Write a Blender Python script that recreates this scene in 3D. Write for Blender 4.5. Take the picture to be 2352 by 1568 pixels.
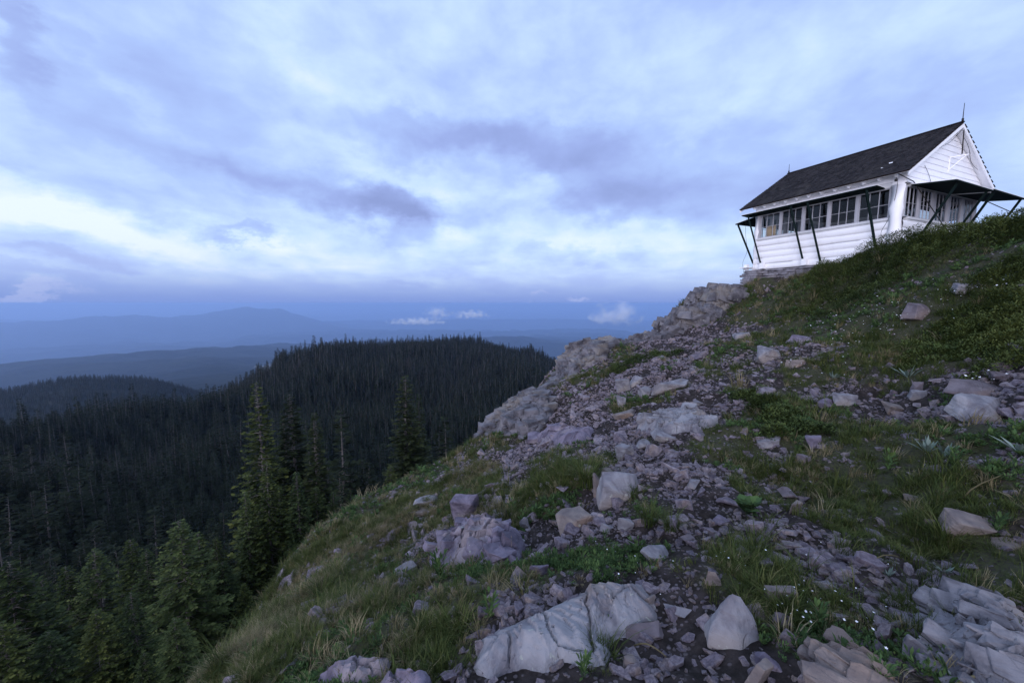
import bpy, bmesh, math, random
import numpy as np
from mathutils import Vector, Matrix
R = math.radians
for o in list(bpy.data.objects): bpy.data.objects.remove(o)
scene = bpy.context.scene
C = scene.collection
rng = np.random.default_rng(7)

# ------------------------------------------------------------ camera, sky, sun, exposure
F, PITCH = 877.0, 0.100            # focal length in units of a 2352 px wide frame
cd = bpy.data.cameras.new('camera'); cam = bpy.data.objects.new('camera', cd); C.objects.link(cam)
cd.sensor_width = 36; cd.lens = 36 * F / 2352
cd.clip_start = 0.05; cd.clip_end = 200000
cam.rotation_euler = (R(90) - PITCH, 0, 0)
scene.camera = cam
scene.render.engine = 'CYCLES'
scene.cycles.use_denoising = True
scene.cycles.max_bounces = 6; scene.cycles.diffuse_bounces = 3; scene.cycles.glossy_bounces = 3
scene.cycles.transmission_bounces = 4; scene.cycles.transparent_max_bounces = 16; scene.cycles.volume_bounces = 4
scene.view_settings.view_transform = 'Standard'; scene.view_settings.look = 'None'
scene.view_settings.exposure = 0.0; scene.view_settings.gamma = 1.0
SUN_EL, SUN_AZ = R(9), R(206)     # azimuth clockwise from +Y: low, behind the camera and to its left

def px(u, v):
    """direction of a point of the 2352 px wide picture"""
    x = (u - 1176) / F; z = (784 - v) / F
    return Vector((x, math.cos(PITCH) + z * math.sin(PITCH), -math.sin(PITCH) + z * math.cos(PITCH)))
def P(u, v, Y):
    d = px(u, v); return d * (Y / d.y)
def azel(u, v):
    d = px(u, v); return math.atan2(d.x, d.y), math.atan2(d.z, math.hypot(d.x, d.y))

class NT:
    def __init__(s, nt): s.nt = nt; nt.nodes.clear()
    def n(s, t, **k):
        x = s.nt.nodes.new(t)
        for a, b in k.items():
            if a == 'ins':
                for i, v in b.items():
                    if hasattr(v, 'is_linked'): s.nt.links.new(v, x.inputs[i])
                    else: x.inputs[i].default_value = v
            else: setattr(x, a, b)
        return x
    def m(s, op, a, b=0.0, c=0.0, clamp=False):
        x = s.n('ShaderNodeMath', operation=op, use_clamp=clamp)
        for i, v in enumerate((a, b, c)):
            if hasattr(v, 'is_linked'): s.nt.links.new(v, x.inputs[i])
            else: x.inputs[i].default_value = v
        return x.outputs[0]
    def mix(s, f, a, b, typ='RGBA', blend='MIX'):
        x = s.n('ShaderNodeMix', data_type=typ, blend_type=blend)
        ii = (0, 6, 7) if typ == 'RGBA' else (0, 2, 3)
        for i, v in zip(ii, (f, a, b)):
            if hasattr(v, 'is_linked'): s.nt.links.new(v, x.inputs[i])
            else: x.inputs[i].default_value = (*v, 1) if isinstance(v, tuple) and len(v) == 3 else v
        return x.outputs[2 if typ == 'RGBA' else 0]
    def noise(s, vec, scale, detail=4, rough=.55, dist=0.0):
        return s.n('ShaderNodeTexNoise', ins={'Vector': vec, 'Scale': scale, 'Detail': detail, 'Roughness': rough, 'Distortion': dist}).outputs['Fac']
    def ramp(s, f, stops, interp='LINEAR'):
        x = s.n('ShaderNodeValToRGB', ins={0: f}); cr = x.color_ramp; cr.interpolation = interp
        while len(cr.elements) < len(stops): cr.elements.new(.5)
        for e, (p, c) in zip(cr.elements, stops): e.position = p; e.color = (*c, 1) if len(c) == 3 else c
        return x.outputs[0]
    def sstep(s, f, lo, hi):
        x = s.n('ShaderNodeMapRange', interpolation_type='SMOOTHSTEP', ins={0: f, 1: lo, 2: hi, 3: 0., 4: 1.}); return x.outputs[0]

w = bpy.data.worlds.new('World'); scene.world = w; w.use_nodes = True
T = NT(w.node_tree)
D = T.n('ShaderNodeTexCoord').outputs['Generated']
sep = T.n('ShaderNodeSeparateXYZ', ins={0: D}); X, Y, Z = sep.outputs
az = T.m('ARCTAN2', X, Y); el = T.m('ARCSINE', Z)
# a high cloud sheet seen in perspective (streaks run with the wind)
zz = T.m('ADD', T.m('MAXIMUM', Z, 0.0), 0.16)
pl = T.n('ShaderNodeCombineXYZ', ins={0: T.m('DIVIDE', X, zz), 1: T.m('DIVIDE', Y, zz), 2: 0.0}).outputs[0]
mp = T.n('ShaderNodeMapping', ins={0: pl, 2: (0, 0, R(28)), 3: (1.0, .34, 1.0)}).outputs[0]
n1 = T.noise(mp, 1.3, 5, .5, .3)
n2 = T.noise(pl, 1.7, 6, .52, .25)
# directions bent a little by noise so that cloud masses get ragged rims
ae = T.n('ShaderNodeCombineXYZ', ins={0: az, 1: T.m('MULTIPLY', el, 1.6), 2: 0.0}).outputs[0]
nd = T.n('ShaderNodeTexNoise', ins={'Vector': ae, 'Scale': 4.2, 'Detail': 8, 'Roughness': .62}).outputs['Color']
off = T.n('ShaderNodeVectorMath', operation='MULTIPLY_ADD', ins={0: nd, 1: (.30, .24, 0), 2: (-.15, -.12, 0)}).outputs[0]
ae0 = T.n('ShaderNodeCombineXYZ', ins={0: az, 1: el, 2: 0.0}).outputs[0]
aeD = T.n('ShaderNodeVectorMath', operation='ADD', ins={0: ae0, 1: off}).outputs[0]
def blob(u, v, ru, rv, rot, amp, vec=None):
    a0, e0 = azel(u, v); k = math.cos(math.atan2(abs(u - 1176), F))   # angular size shrinks off axis
    m = T.n('ShaderNodeMapping', vector_type='TEXTURE', ins={0: vec or aeD, 1: (a0, e0, 0), 2: (0, 0, R(-rot)), 3: (ru / F * k * k, rv / F * k, 1)}).outputs[0]
    d = T.n('ShaderNodeVectorMath', operation='DOT_PRODUCT', ins={0: m, 1: m}).outputs['Value']
    if amp < -.2: d = T.m('POWER', d, 1.7)
    return T.m('MULTIPLY', T.m('EXPONENT', T.m('MULTIPLY', d, -1.0)), amp)
BL = [  # dark masses
 (905, 480, 150, 42, 3, -.66), (935, 535, 60, 46, 0, -.48), (760, 455, 200, 52, 8, -.32), (600, 415, 190, 45, 12, -.14),
 (1190, 322, 270, 52, 4, -.58), (1010, 320, 120, 40, 8, -.18), (1420, 400, 230, 60, -6, -.22), (1450, 452, 200, 58, -4, -.52), (1370, 345, 200, 45, 0, -.10),
 (530, 540, 110, 13, 3, -.42), (1105, 525, 48, 42, 0, -.22), (1310, 590, 110, 16, 4, -.28), (150, 602, 170, 17, 2, -.30),
 (980, 643, 100, 9, 0, -.26), (1200, 668, 150, 12, 0, -.16), (10, 60, 70, 130, 0, -.40), (250, 240, 320, 60, 24, -.14), (680, 260, 320, 80, 14, -.12),
 (470, 370, 300, 30, 12, -.14), (60, 640, 190, 14, 2, -.25), (620, 610, 70, 40, 0, -.15), (1700, 330, 160, 90, 0, -.14), (2250, 250, 150, 90, 0, -.18), (1780, 470, 120, 40, 0, -.14),
 # bright openings
 (100, 455, 330, 48, 10, .55), (330, 525, 330, 36, 6, .42), (720, 600, 190, 40, 3, .38), (860, 378, 170, 28, 14, .30), (1010, 480, 40, 46, 0, .30),
 (1235, 425, 36, 36, 0, .35), (1150, 560, 330, 44, 2, .38), (1270, 490, 110, 30, 10, .30), (1500, 560, 260, 40, 0, .30), (630, 560, 50, 18, 0, .26), (1650, 620, 200, 30, 0, .15), (1320, 110, 300, 60, 10, .12),
 (1950, 120, 300, 120, -14, .18), (690, 110, 110, 40, 25, .16), (570, 30, 160, 30, 20, .14), (220, 130, 240, 18, 28, .12), (250, 640, 130, 12, 0, .10)]
acc = T.m('ADD', T.m('MULTIPLY', T.m('SUBTRACT', n1, .5), .65), T.m('MULTIPLY', T.m('SUBTRACT', n2, .5), 1.15))
n3 = T.noise(ae, 9.0, 5, .55, .2)
acc = T.m('ADD', acc, T.m('MULTIPLY', T.m('SUBTRACT', n3, .5), .75))
for b in BL: acc = T.m('ADD', acc, blob(*b))
tt = T.m('ADD', T.m('MULTIPLY', acc, .58), .585, clamp=True)
cl = T.ramp(tt, [(0, (.27, .345, .67)), (.25, (.34, .44, .83)), (.5, (.425, .575, .98)), (.72, (.58, .76, 1.03)), (1.0, (.82, .93, 1.06))])
# lilac veil towards the horizon, sinking into the far haze
vf = T.m('SUBTRACT', 1.0, T.sstep(el, -.004, .155))
cl = T.mix(T.m('MULTIPLY', vf, .5), cl, (.50, .59, .93))
vh = T.m('SUBTRACT', 1.0, T.sstep(el, -.002, .085))
cl = T.mix(T.m('MULTIPLY', vh, .97), cl, (.205, .31, .70))
bank = T.m('ADD', blob(70, 676, 150, 13, 3, .9), T.m('ADD', blob(1320, 688, 46, 11, 0, .8), blob(1215, 684, 26, 6, 0, .6)), clamp=True)
cl = T.mix(T.m('MULTIPLY', T.sstep(bank, .25, .8), .35), cl, (.56, .62, .92))
# unseen sky behind the camera, brightness added to light the cabin walls
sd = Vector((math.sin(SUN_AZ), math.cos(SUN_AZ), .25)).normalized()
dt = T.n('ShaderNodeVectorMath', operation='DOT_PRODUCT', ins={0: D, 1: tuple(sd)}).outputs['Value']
fill_glow = T.m('MULTIPLY', T.sstep(dt, .25, 1.0), 1.0)
cl = T.mix(fill_glow, cl, (1.0, 1.10, 1.50))
sky = T.n('ShaderNodeTexSky', sky_type='NISHITA', sun_disc=False, sun_elevation=SUN_EL, sun_rotation=SUN_AZ)
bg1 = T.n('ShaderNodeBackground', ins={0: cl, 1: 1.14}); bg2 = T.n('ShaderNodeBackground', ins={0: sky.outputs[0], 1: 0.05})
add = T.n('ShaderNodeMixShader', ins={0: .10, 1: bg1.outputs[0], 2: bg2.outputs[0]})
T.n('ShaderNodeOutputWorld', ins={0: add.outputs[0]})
w.cycles.sampling_method = 'MANUAL'; w.cycles.sample_map_resolution = 512

sl = bpy.data.lights.new('sun', 'SUN'); sun = bpy.data.objects.new('sun', sl); C.objects.link(sun)
sl.energy = 2.1; sl.angle = R(40); sl.color = (.93, .88, 1.0)
sv = Vector((math.sin(SUN_AZ) * math.cos(SUN_EL), math.cos(SUN_AZ) * math.cos(SUN_EL), math.sin(SUN_EL)))
sun.rotation_euler = sv.to_track_quat('Z', 'Y').to_euler()

# ------------------------------------------------------------ helpers
def tag(o, label=None, cat=None, group=None, kind=None):
    if label: o['label'] = label
    if cat: o['category'] = cat
    if group: o['group'] = group
    if kind: o['kind'] = kind
    return o
def empty(name, loc, rz=0):
    o = bpy.data.objects.new(name, None); C.objects.link(o); o.location = loc; o.rotation_euler = (0, 0, rz); o.empty_display_size = .2
    return o
def mesh_np(name, v, f, mats, mi=None, smooth=False):
    """f: (n,3) or (n,4) int array"""
    me = bpy.data.meshes.new(name); v = np.asarray(v, np.float32); f = np.asarray(f, np.int32); k = f.shape[1]
    me.vertices.add(len(v)); me.vertices.foreach_set('co', v.ravel())
    me.loops.add(f.size); me.loops.foreach_set('vertex_index', f.ravel())
    me.polygons.add(len(f)); me.polygons.foreach_set('loop_start', np.arange(0, f.size, k, dtype=np.int32))
    me.polygons.foreach_set('loop_total', np.full(len(f), k, np.int32))
    for m in mats: me.materials.append(m)
    if mi is not None: me.polygons.foreach_set('material_index', np.asarray(mi, np.int32))
    me.polygons.foreach_set('use_smooth', np.full(len(f), smooth, bool))
    me.update(calc_edges=True); return me
def link(name, me, parent=None, loc=None):
    o = bpy.data.objects.new(name, me); C.objects.link(o); o.parent = parent
    if loc is not None: o.location = loc
    return o
class MB:
    def __init__(s): s.v = []; s.f = []; s.mi = []; s.sm = []
    def add(s, vs, fs, mi=0, smooth=False):
        b = len(s.v); s.v += [tuple(x) for x in vs]
        for f in fs: s.f.append([i + b for i in f]); s.mi.append(mi); s.sm.append(smooth)
    def box(s, lo, hi, mi=0, M=None):
        vs = [Vector((x, y, z)) for z in (lo[2], hi[2]) for y in (lo[1], hi[1]) for x in (lo[0], hi[0])]
        if M is not None: vs = [M @ q for q in vs]
        s.add(vs, [(0, 2, 3, 1), (4, 5, 7, 6), (0, 1, 5, 4), (2, 6, 7, 3), (0, 4, 6, 2), (1, 3, 7, 5)], mi)
    def beam(s, p, q, w, h, mi=0, up=(0, 0, 1)):
        p, q = Vector(p), Vector(q); d = q - p; L = d.length; d.normalize()
        x = d.cross(Vector(up)); x = x.normalized() if x.length > 1e-4 else Vector((1, 0, 0)); z = x.cross(d)
        M = Matrix((x, d, z)).transposed().to_4x4(); M.translation = p
        s.box((-w / 2, 0, -h / 2), (w / 2, L, h / 2), mi, M)
    def tube(s, pts, r, n=8, mi=0, smooth=True, cap=True):
        rings = []
        rs = r if isinstance(r, (list, tuple)) else [r] * len(pts); pts = [Vector(p) for p in pts]
        for i, p in enumerate(pts):
            d = (pts[min(i + 1, len(pts) - 1)] - pts[max(i - 1, 0)]).normalized()
            a = d.cross(Vector((0, 0, 1))); a = a.normalized() if a.length > 1e-3 else Vector((1, 0, 0)); b = d.cross(a)
            rings.append([p + (a * math.cos(t) + b * math.sin(t)) * rs[i] for t in [2 * math.pi * k / n for k in range(n)]])
        vs = [q for g in rings for q in g]; fs = []
        for i in range(len(pts) - 1):
            for k in range(n): fs.append((i * n + k, i * n + (k + 1) % n, (i + 1) * n + (k + 1) % n, (i + 1) * n + k))
        if cap: fs += [tuple(range(n))[::-1], tuple(range((len(pts) - 1) * n, len(pts) * n))]
        s.add(vs, fs, mi, smooth)
    def build(s, name, mats, parent=None, bevel=0):
        me = bpy.data.meshes.new(name); me.from_pydata(s.v, [], s.f)
        for m in (mats if isinstance(mats, list) else [mats]): me.materials.append(m)
        me.polygons.foreach_set('material_index', s.mi); me.polygons.foreach_set('use_smooth', s.sm); me.update()
        bm = bmesh.new(); bm.from_mesh(me); bmesh.ops.recalc_face_normals(bm, faces=bm.faces); bm.to_mesh(me); bm.free()
        o = link(name, me, parent)
        if bevel:
            b = o.modifiers.new('bevel', 'BEVEL'); b.width = bevel; b.segments = 2; b.limit_method = 'ANGLE'
        return o
# lattice noise
_perm = np.random.default_rng(3).random(65536).astype(np.float64)
def _h(ix, iy, iz=0): return _perm[(ix * 73856093 ^ iy * 19349663 ^ iz * 83492791) & 65535]
def vnoise(x, y, seed=0):
    x = np.asarray(x, float) + seed * 17.31; y = np.asarray(y, float) - seed * 9.73
    ix = np.floor(x).astype(np.int64); iy = np.floor(y).astype(np.int64); fx = x - ix; fy = y - iy
    fx = fx * fx * fx * (fx * (fx * 6 - 15) + 10); fy = fy * fy * fy * (fy * (fy * 6 - 15) + 10)
    a = _h(ix, iy, seed); b = _h(ix + 1, iy, seed); c = _h(ix, iy + 1, seed); d = _h(ix + 1, iy + 1, seed)
    return (a + (b - a) * fx) * (1 - fy) + (c + (d - c) * fx) * fy - .5
def vnoise3(p, seed=0):
    p = np.asarray(p, float) + seed * 7.77; i = np.floor(p).astype(np.int64); f = p - i; f = f * f * (3 - 2 * f); r = 0
    for dx in (0, 1):
        for dy in (0, 1):
            for dz in (0, 1):
                wt = (f[:, 0] if dx else 1 - f[:, 0]) * (f[:, 1] if dy else 1 - f[:, 1]) * (f[:, 2] if dz else 1 - f[:, 2])
                r = r + wt * _h(i[:, 0] + dx, i[:, 1] + dy, i[:, 2] + dz + seed)
    return r - .5
def fbm(x, y, sc, oct=4, seed=0, gain=.5):
    r = 0; a = 1.
    for k in range(oct): r = r + a * vnoise(x * sc, y * sc, seed + k); sc *= 2.03; a *= gain
    return r
def cells(x, y, seed=0, jit=.9):
    """voronoi: nearest distance, gap to the second, three random numbers and the cell centre"""
    ix = np.floor(x).astype(np.int64); iy = np.floor(y).astype(np.int64)
    f1 = np.full(x.shape, 9.); f2 = np.full(x.shape, 9.); cx = np.zeros(x.shape); cy = np.zeros(x.shape); idx = np.zeros((3,) + x.shape)
    for dx in (-1, 0, 1):
        for dy in (-1, 0, 1):
            gx = ix + dx; gy = iy + dy
            qx = gx + .5 + jit * (_h(gx, gy, seed + 1) - .5); qy = gy + .5 + jit * (_h(gx, gy, seed + 2) - .5)
            d = np.hypot(x - qx, y - qy); m = d < f1
            f2 = np.where(m, f1, np.minimum(f2, d)); f1 = np.where(m, d, f1); cx = np.where(m, qx, cx); cy = np.where(m, qy, cy)
            for k in range(3): idx[k] = np.where(m, _h(gx, gy, seed + 5 + k), idx[k])
    return f1, f2 - f1, idx, cx, cy

# ------------------------------------------------------------ ground shape
ctl = [P(*q) for q in [
 (1176,1568,1.58),(1700,1568,1.46),(2352,1568,1.32),(800,1568,2.0),(470,1568,3.1),(1176,1350,2.35),(1700,1350,2.1),(2300,1350,1.95),(850,1400,3.0),
 (1420,1150,3.6),(1100,1220,4.4),(1290,820,15.5),(1400,814,16.5),(1500,850,10.5),(1500,1000,5.3),(1500,920,7.6),
 (2100,1200,2.6),(2100,1000,4.0),(2120,880,5.3),(2120,740,7.4),(2100,650,8.8),(2352,1200,2.3),(2352,930,3.7),(2352,750,5.6),(2352,620,6.9),(2352,520,8.5),(2200,552,9.6),
 (2060,580,10.8),(1890,620,12.4),(1735,645,16.0),(1750,690,15.0),(1690,672,16.9),(1585,690,17.5),(1510,765,17.2),(1440,795,17),(1620,760,14),
 (1750,810,8.8),(1750,740,12.0),(1900,700,11),(1900,800,7.7),(1900,1000,4.5),(1700,1100,3.7),(1700,950,6.0),
 (655,1290,7.2),(835,1180,10),(1000,1100,12),(1100,1060,12),(1112,1010,11.8),(1190,945,12.8),(1260,895,14.2),
 (900,1250,6.0),(1000,1180,6.5),(1100,1110,7.8),(1250,960,9.5),(1250,1060,6.2),(700,1420,4.2),(575,1440,4.7),(1000,1400,2.7),
 (600,1400,16),(470,1540,13),(330,1690,10),(900,1235,22),(1000,1190,22),(180,1640,13),(-150,1640,14),(720,1330,18),(560,1500,8.5),(345,1650,8),(450,1570,17),(250,1640,17),
 (1105,1180,20),(1290,1080,24),(1400,1000,27),(1500,940,28),(1600,860,29)]]
ctl += [Vector(q) for q in [(15,20,1.2),(20,16,1.6),(16,11.5,1.7),(20,8,2.3),(12,20,.6),(10,23,-2.2),(13,28,-4),(25,25,-2),(12.4,12.5,1.35),(10.8,16.5,1.05),(15.2,14.5,1.4),
 (8,2,.1),(14,4,2.3),(12.4,9,2.1),(5,0,-1.0),(2.5,0,-1.35),(0,-3,-1.4),(7,-6,-.5),(-5,-2,-5.4),(-2.6,.6,-2.7),(-6,3,-7.2),(-4.5,3.6,-5.9),(-6,5.5,-8.2),(-4.6,5.2,-6.5),(-3.1,2.2,-4.0),(0,0,-1.58),(0,.8,-1.6),(-1.2,1.0,-2.0),(-8,8,-10.2),(-10,-4,-8),(30,5,2),(28,14,1)]]
cp = np.array(ctl)
def _U(r2): return np.where(r2 > 1e-12, .5 * r2 * np.log(np.maximum(r2, 1e-12)), 0)
def _tps():
    n = len(cp); d2 = ((cp[:, None, :2] - cp[None, :, :2]) ** 2).sum(-1)
    A = np.zeros((n + 3, n + 3)); A[:n, :n] = _U(d2) + np.eye(n) * .06; A[:n, n] = 1; A[:n, n + 1:] = cp[:, :2]; A[n:, :n] = A[:n, n:].T
    return np.linalg.solve(A, np.r_[cp[:, 2], 0, 0, 0])
_w = _tps()
def H_near(x, y):
    z = _w[-3] + _w[-2] * x + _w[-1] * y
    for (a, b, _), wt in zip(cp, _w): z = z + wt * _U((x - a) ** 2 + (y - b) ** 2)
    return z
# the wooded saddle and hill: rows of (range, picture row of the bare ground) for some picture columns
COLS = [-900, -300, 0, 300, 430, 480, 540, 600, 650, 750, 830, 990, 1100, 1200, 1290, 1500, 2400, 3000]
RID = {-900:(250,1060),-300:(250,1040),0:(262,1012),300:(300,975),430:(330,924),480:(345,894),540:(360,866),600:(380,843),650:(400,821),750:(430,795),830:(450,790),990:(480,786),1100:(500,790),1200:(520,806),1290:(520,836),1500:(520,880),2400:(520,960),3000:(520,960)}
LOGR = np.log(np.array([24, 40, 90, 150, 235, 300, 400, 500, 640, 900, 1500, 2600.]))
def _tab():
    T_, A_ = [], []
    for u in COLS:
        a, _ = azel(u, 800); A_.append(a); r0, v0 = RID[u]; zr = r0 * math.tan(azel(u, v0)[1])
        s = max(0, min(1, (u - 300) / 500))
        pts = [(24, -14.5 - 4.5 * (1 - s)), (40, -26 - 5 * (1 - s))]
        for r, v in ((90, 1235 - 15 * s), (150, 1125 - 55 * s), (235, 1035 - 85 * s)):
            if r < r0 - 20: pts.append((r, r * math.tan(azel(u, max(v, v0 + 8))[1])))
        pts += [(r0, zr), (r0 * 1.35, zr - 45), (r0 * 2, zr - 160), (1500, -420), (2600, -600)]
        rr, zz_ = zip(*pts); T_.append(np.interp(LOGR, np.log(rr), zz_))
    return np.array(A_), np.array(T_)
TA, TT = _tab()
def H_far(x, y):
    a = np.arctan2(x, y); r = np.log(np.clip(np.hypot(x, y), 24, 2600))
    i = np.clip(np.searchsorted(TA, a) - 1, 0, len(TA) - 2); fa = np.clip((a - TA[i]) / (TA[i + 1] - TA[i]), 0, 1); fa = fa * fa * (3 - 2 * fa)
    j = np.clip(np.searchsorted(LOGR, r) - 1, 0, len(LOGR) - 2); fr = np.clip((r - LOGR[j]) / (LOGR[j + 1] - LOGR[j]), 0, 1)
    z = (TT[i, j] * (1 - fr) + TT[i, j + 1] * fr) * (1 - fa) + (TT[i + 1, j] * (1 - fr) + TT[i + 1, j + 1] * fr) * fa
    rr = np.hypot(x, y)
    return z + fbm(x, y, 1 / 55., 3, 11) * np.clip((rr - 40) / 100, 0, 1) * 9
def H(x, y):
    x = np.asarray(x, float); y = np.asarray(y, float); r = np.hypot(x, y)
    b = np.clip((r - 23) / 13, 0, 1); b = b * b * (3 - 2 * b)
    zn = H_near(np.clip(x, -40, 45), np.clip(y, -40, 45)); zf = H_far(x, y)
    return zn * (1 - b) + zf * b
def Hd(x, y):
    """with the lumps of the real surface"""
    r = np.hypot(x, y); k = np.clip(r / 3, .35, 1) * np.clip((60 - r) / 40, 0, 1)
    t = np.clip(1 - np.hypot(x - 13.6, y - 15.8) / 4.2, 0, 1)
    return H(x, y) + k * (1 - t) * (fbm(x, y, .9, 4, 21, .5) * .30 + fbm(x, y, 5.2, 3, 31, .5) * .05)
_ts = np.geomspace(.6, 60, 900)
def at(u, v, Y=None):
    """point of the ground seen at a picture position"""
    d = px(u, v)
    if Y is not None:
        q = d * (Y / d.y); return Vector((q.x, q.y, float(Hd(q.x, q.y))))
    x = d.x * _ts; y = d.y * _ts; z = d.z * _ts; g = Hd(x, y); k = np.where(z < g)[0]
    if len(k) == 0: t = 16.
    else:
        k = k[0]; a = z[k - 1] - g[k - 1]; b = z[k] - g[k]; t = _ts[k - 1] + (_ts[k] - _ts[k - 1]) * a / (a - b)
    return Vector((d.x * t, d.y * t, float(Hd(d.x * t, d.y * t))))
# where plants grow (+) and where bare broken rock lies (-)
GB = [(1100,1350,120),(950,1400,140),(700,1480,150),(850,1250,100),(600,1400,120),(1180,1130,50),(1330,1080,55),(1330,1290,60),(1440,1270,45),(1730,1230,55),(1800,1370,80),(1880,1420,60),(2050,820,80),(1900,740,150),
 (2100,1000,90),(2250,1250,80),(1760,920,90),(1500,1180,30),(1690,1060,50),(2200,1100,110),(1450,930,50),(1900,1200,60),(2300,1000,80),(1650,700,60),(2000,1150,70),(1280,1310,50),(2100,700,120),(2000,620,90),(2150,560,80),(2300,650,60),(2200,650,80),(2050,670,70),(2300,560,80),(1900,680,70),(1800,700,60),(1080,1110,50),(500,1530,150),(1370,1500,60)]
RB = [(1560,1080,110),(1510,980,90),(1620,960,70),(1490,880,80),(1350,1150,60),(1250,990,90),(1400,1000,60),(1290,1220,60),(1600,1450,90),(1540,780,80),(1650,770,60),(1150,1480,70),(1700,1520,100),(1950,1330,80),(1200,1100,50),(1640,1180,70),(2000,930,60),(1950,1500,120),(1230,1240,50),(1180,1060,60)]
_gb = [(at(u, v), r) for u, v, r in GB]; _rb = [(at(u, v), r) for u, v, r in RB]
def veg(x, y):
    g = fbm(x, y, .8, 3, 51) * 1.1 + fbm(x, y, 3.1, 2, 55) * .7
    for (q, r) in _gb: s = r * q.y / F * 1.2; g = g + .75 * np.exp(-((x - q.x) ** 2 + ((y - q.y) / 1.5) ** 2) / s ** 2)
    for (q, r) in _rb: s = r * q.y / F * 1.2; g = g - .75 * np.exp(-((x - q.x) ** 2 + ((y - q.y) / 1.5) ** 2) / s ** 2)
    g = g + .8 * np.clip((-1.1 * y + 1.5 - x * 1.2) / 4 - .2 , -1, 1) * 0
    ed = np.clip((-x - .15 * y - .3) / 1.6, 0, 1)         # the grassy shoulder on the left
    return np.clip(.42 + g * (1 - .45 * ed) + .45 * ed, 0, 1)

# ------------------------------------------------------------ materials
M = {}
def mat(name, fn, bump=None):
    m = bpy.data.materials.new(name); m.use_nodes = True; t = NT(m.node_tree)
    p = t.n('ShaderNodeBsdfPrincipled'); out = t.n('ShaderNodeOutputMaterial', ins={0: p.outputs[0]})
    fn(t, p); M[name] = m; return m
def setc(t, p, col, rough=.8, spec=.3):
    for k, v in (('Base Color', col), ('Roughness', rough)):
        if hasattr(v, 'is_linked'): t.nt.links.new(v, p.inputs[k])
        else: p.inputs[k].default_value = (*v, 1) if isinstance(v, tuple) else v
    p.inputs['Specular IOR Level'].default_value = spec
def bump(t, p, h, strength=.5, dist=.02):
    b = t.n('ShaderNodeBump', ins={'Height': h, 'Strength': strength, 'Distance': dist}); t.nt.links.new(b.outputs[0], p.inputs['Normal'])
def objco(t): return t.n('ShaderNodeTexCoord').outputs['Object']
def rnd(t): return t.n('ShaderNodeObjectInfo').outputs['Random']

def m_rock(tone, dark, tan, amt_tan, varobj=True, sc=1.0):
    def fn(t, p):
        o = objco(t)
        n = t.noise(o, 3.2 * sc, 8, .62, .6); n2_ = t.noise(o, 14 * sc, 6, .65); n4 = t.noise(o, 1.3 * sc, 3, .5)
        st = t.n('ShaderNodeMapping', ins={0: o, 2: (.5, .25, .3), 3: (2.2, 2.2, 22)}).outputs[0]
        strat = t.noise(st, 1.2 * sc, 5, .6, .5)
        col = t.mix(t.sstep(n, .36, .62), dark, tone)
        col = t.mix(t.m('MULTIPLY', t.sstep(n4, .52, .66), amt_tan), col, tan)
        col = t.mix(t.m('MULTIPLY', t.sstep(n2_, .60, .70), .45), col, (tone[0] * 1.35, tone[1] * 1.38, tone[2] * 1.32))
        col = t.mix(t.m('MULTIPLY', t.sstep(strat, .42, .30), .5), col, (dark[0] * .5, dark[1] * .5, dark[2] * .5))
        vo = t.n('ShaderNodeTexVoronoi', feature='DISTANCE_TO_EDGE', ins={'Vector': t.mix(.12, o, t.n('ShaderNodeTexNoise', ins={'Vector': o, 'Scale': 3.}).outputs['Color']), 'Scale': 2.6 * sc}).outputs['Distance']
        crack = t.m('SUBTRACT', 1.0, t.sstep(vo, .0, .012))
        col = t.mix(t.m('MULTIPLY', t.m('MULTIPLY', crack, t.sstep(n4, .50, .58)), .3), col, (.05, .045, .05))
        # pale and mustard lichen
        li = t.m('MULTIPLY', t.sstep(t.noise(o, 26 * sc, 3, .5), .64, .68), t.sstep(t.noise(o, 2.2, 2, .5), .5, .6))
        col = t.mix(t.m('MULTIPLY', li, .6), col, (.36, .38, .33))
        if varobj:
            r = rnd(t); col = t.mix(1.0, col, t.ramp(r, [(0, (.62, .60, .66)), (.3, (.85, .80, .88)), (.55, (1.12, 1.08, 1.1)), (.75, (.95, .86, .80)), (1, (1.3, 1.28, 1.3))]), blend='MULTIPLY')
        setc(t, p, col, .78, .35)
        hgt = t.m('ADD', t.m('MULTIPLY', n, .8), t.m('ADD', t.m('MULTIPLY', strat, .5), t.m('ADD', t.m('MULTIPLY', n2_, .35), t.m('MULTIPLY', t.m('MULTIPLY', crack, t.sstep(n4, .50, .58)), -.12))))
        bump(t, p, hgt, .9, .03 / sc)
    return fn
mat('rock_pale', m_rock((.25, .245, .265), (.125, .118, .137), (.25, .205, .175), .7, False))
mat('rock_near', m_rock((.19, .186, .207), (.07, .066, .078), (.25, .215, .19), .6, False, 1.2))
mat('rock_purple', m_rock((.19, .164, .216), (.085, .072, .102), (.30, .26, .25), .5, False))
mat('rock_dark', m_rock((.16, .135, .15), (.085, .07, .08), (.22, .16, .13), .5, False))
mat('rock_tan', m_rock((.22, .185, .168), (.11, .092, .093), (.25, .17, .125), .8, False))
mat('rock_cliff', m_rock((.15, .144, .162), (.055, .051, .06), (.25, .22, .19), .6, False, .6))
mat('stone_scree', m_rock((.215, .195, .215), (.115, .10, .118), (.24, .19, .165), .6, True, 1.6))
mat('stone_wall', m_rock((.25, .235, .26), (.13, .12, .135), (.24, .20, .18), .5, False, 1.2))
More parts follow.
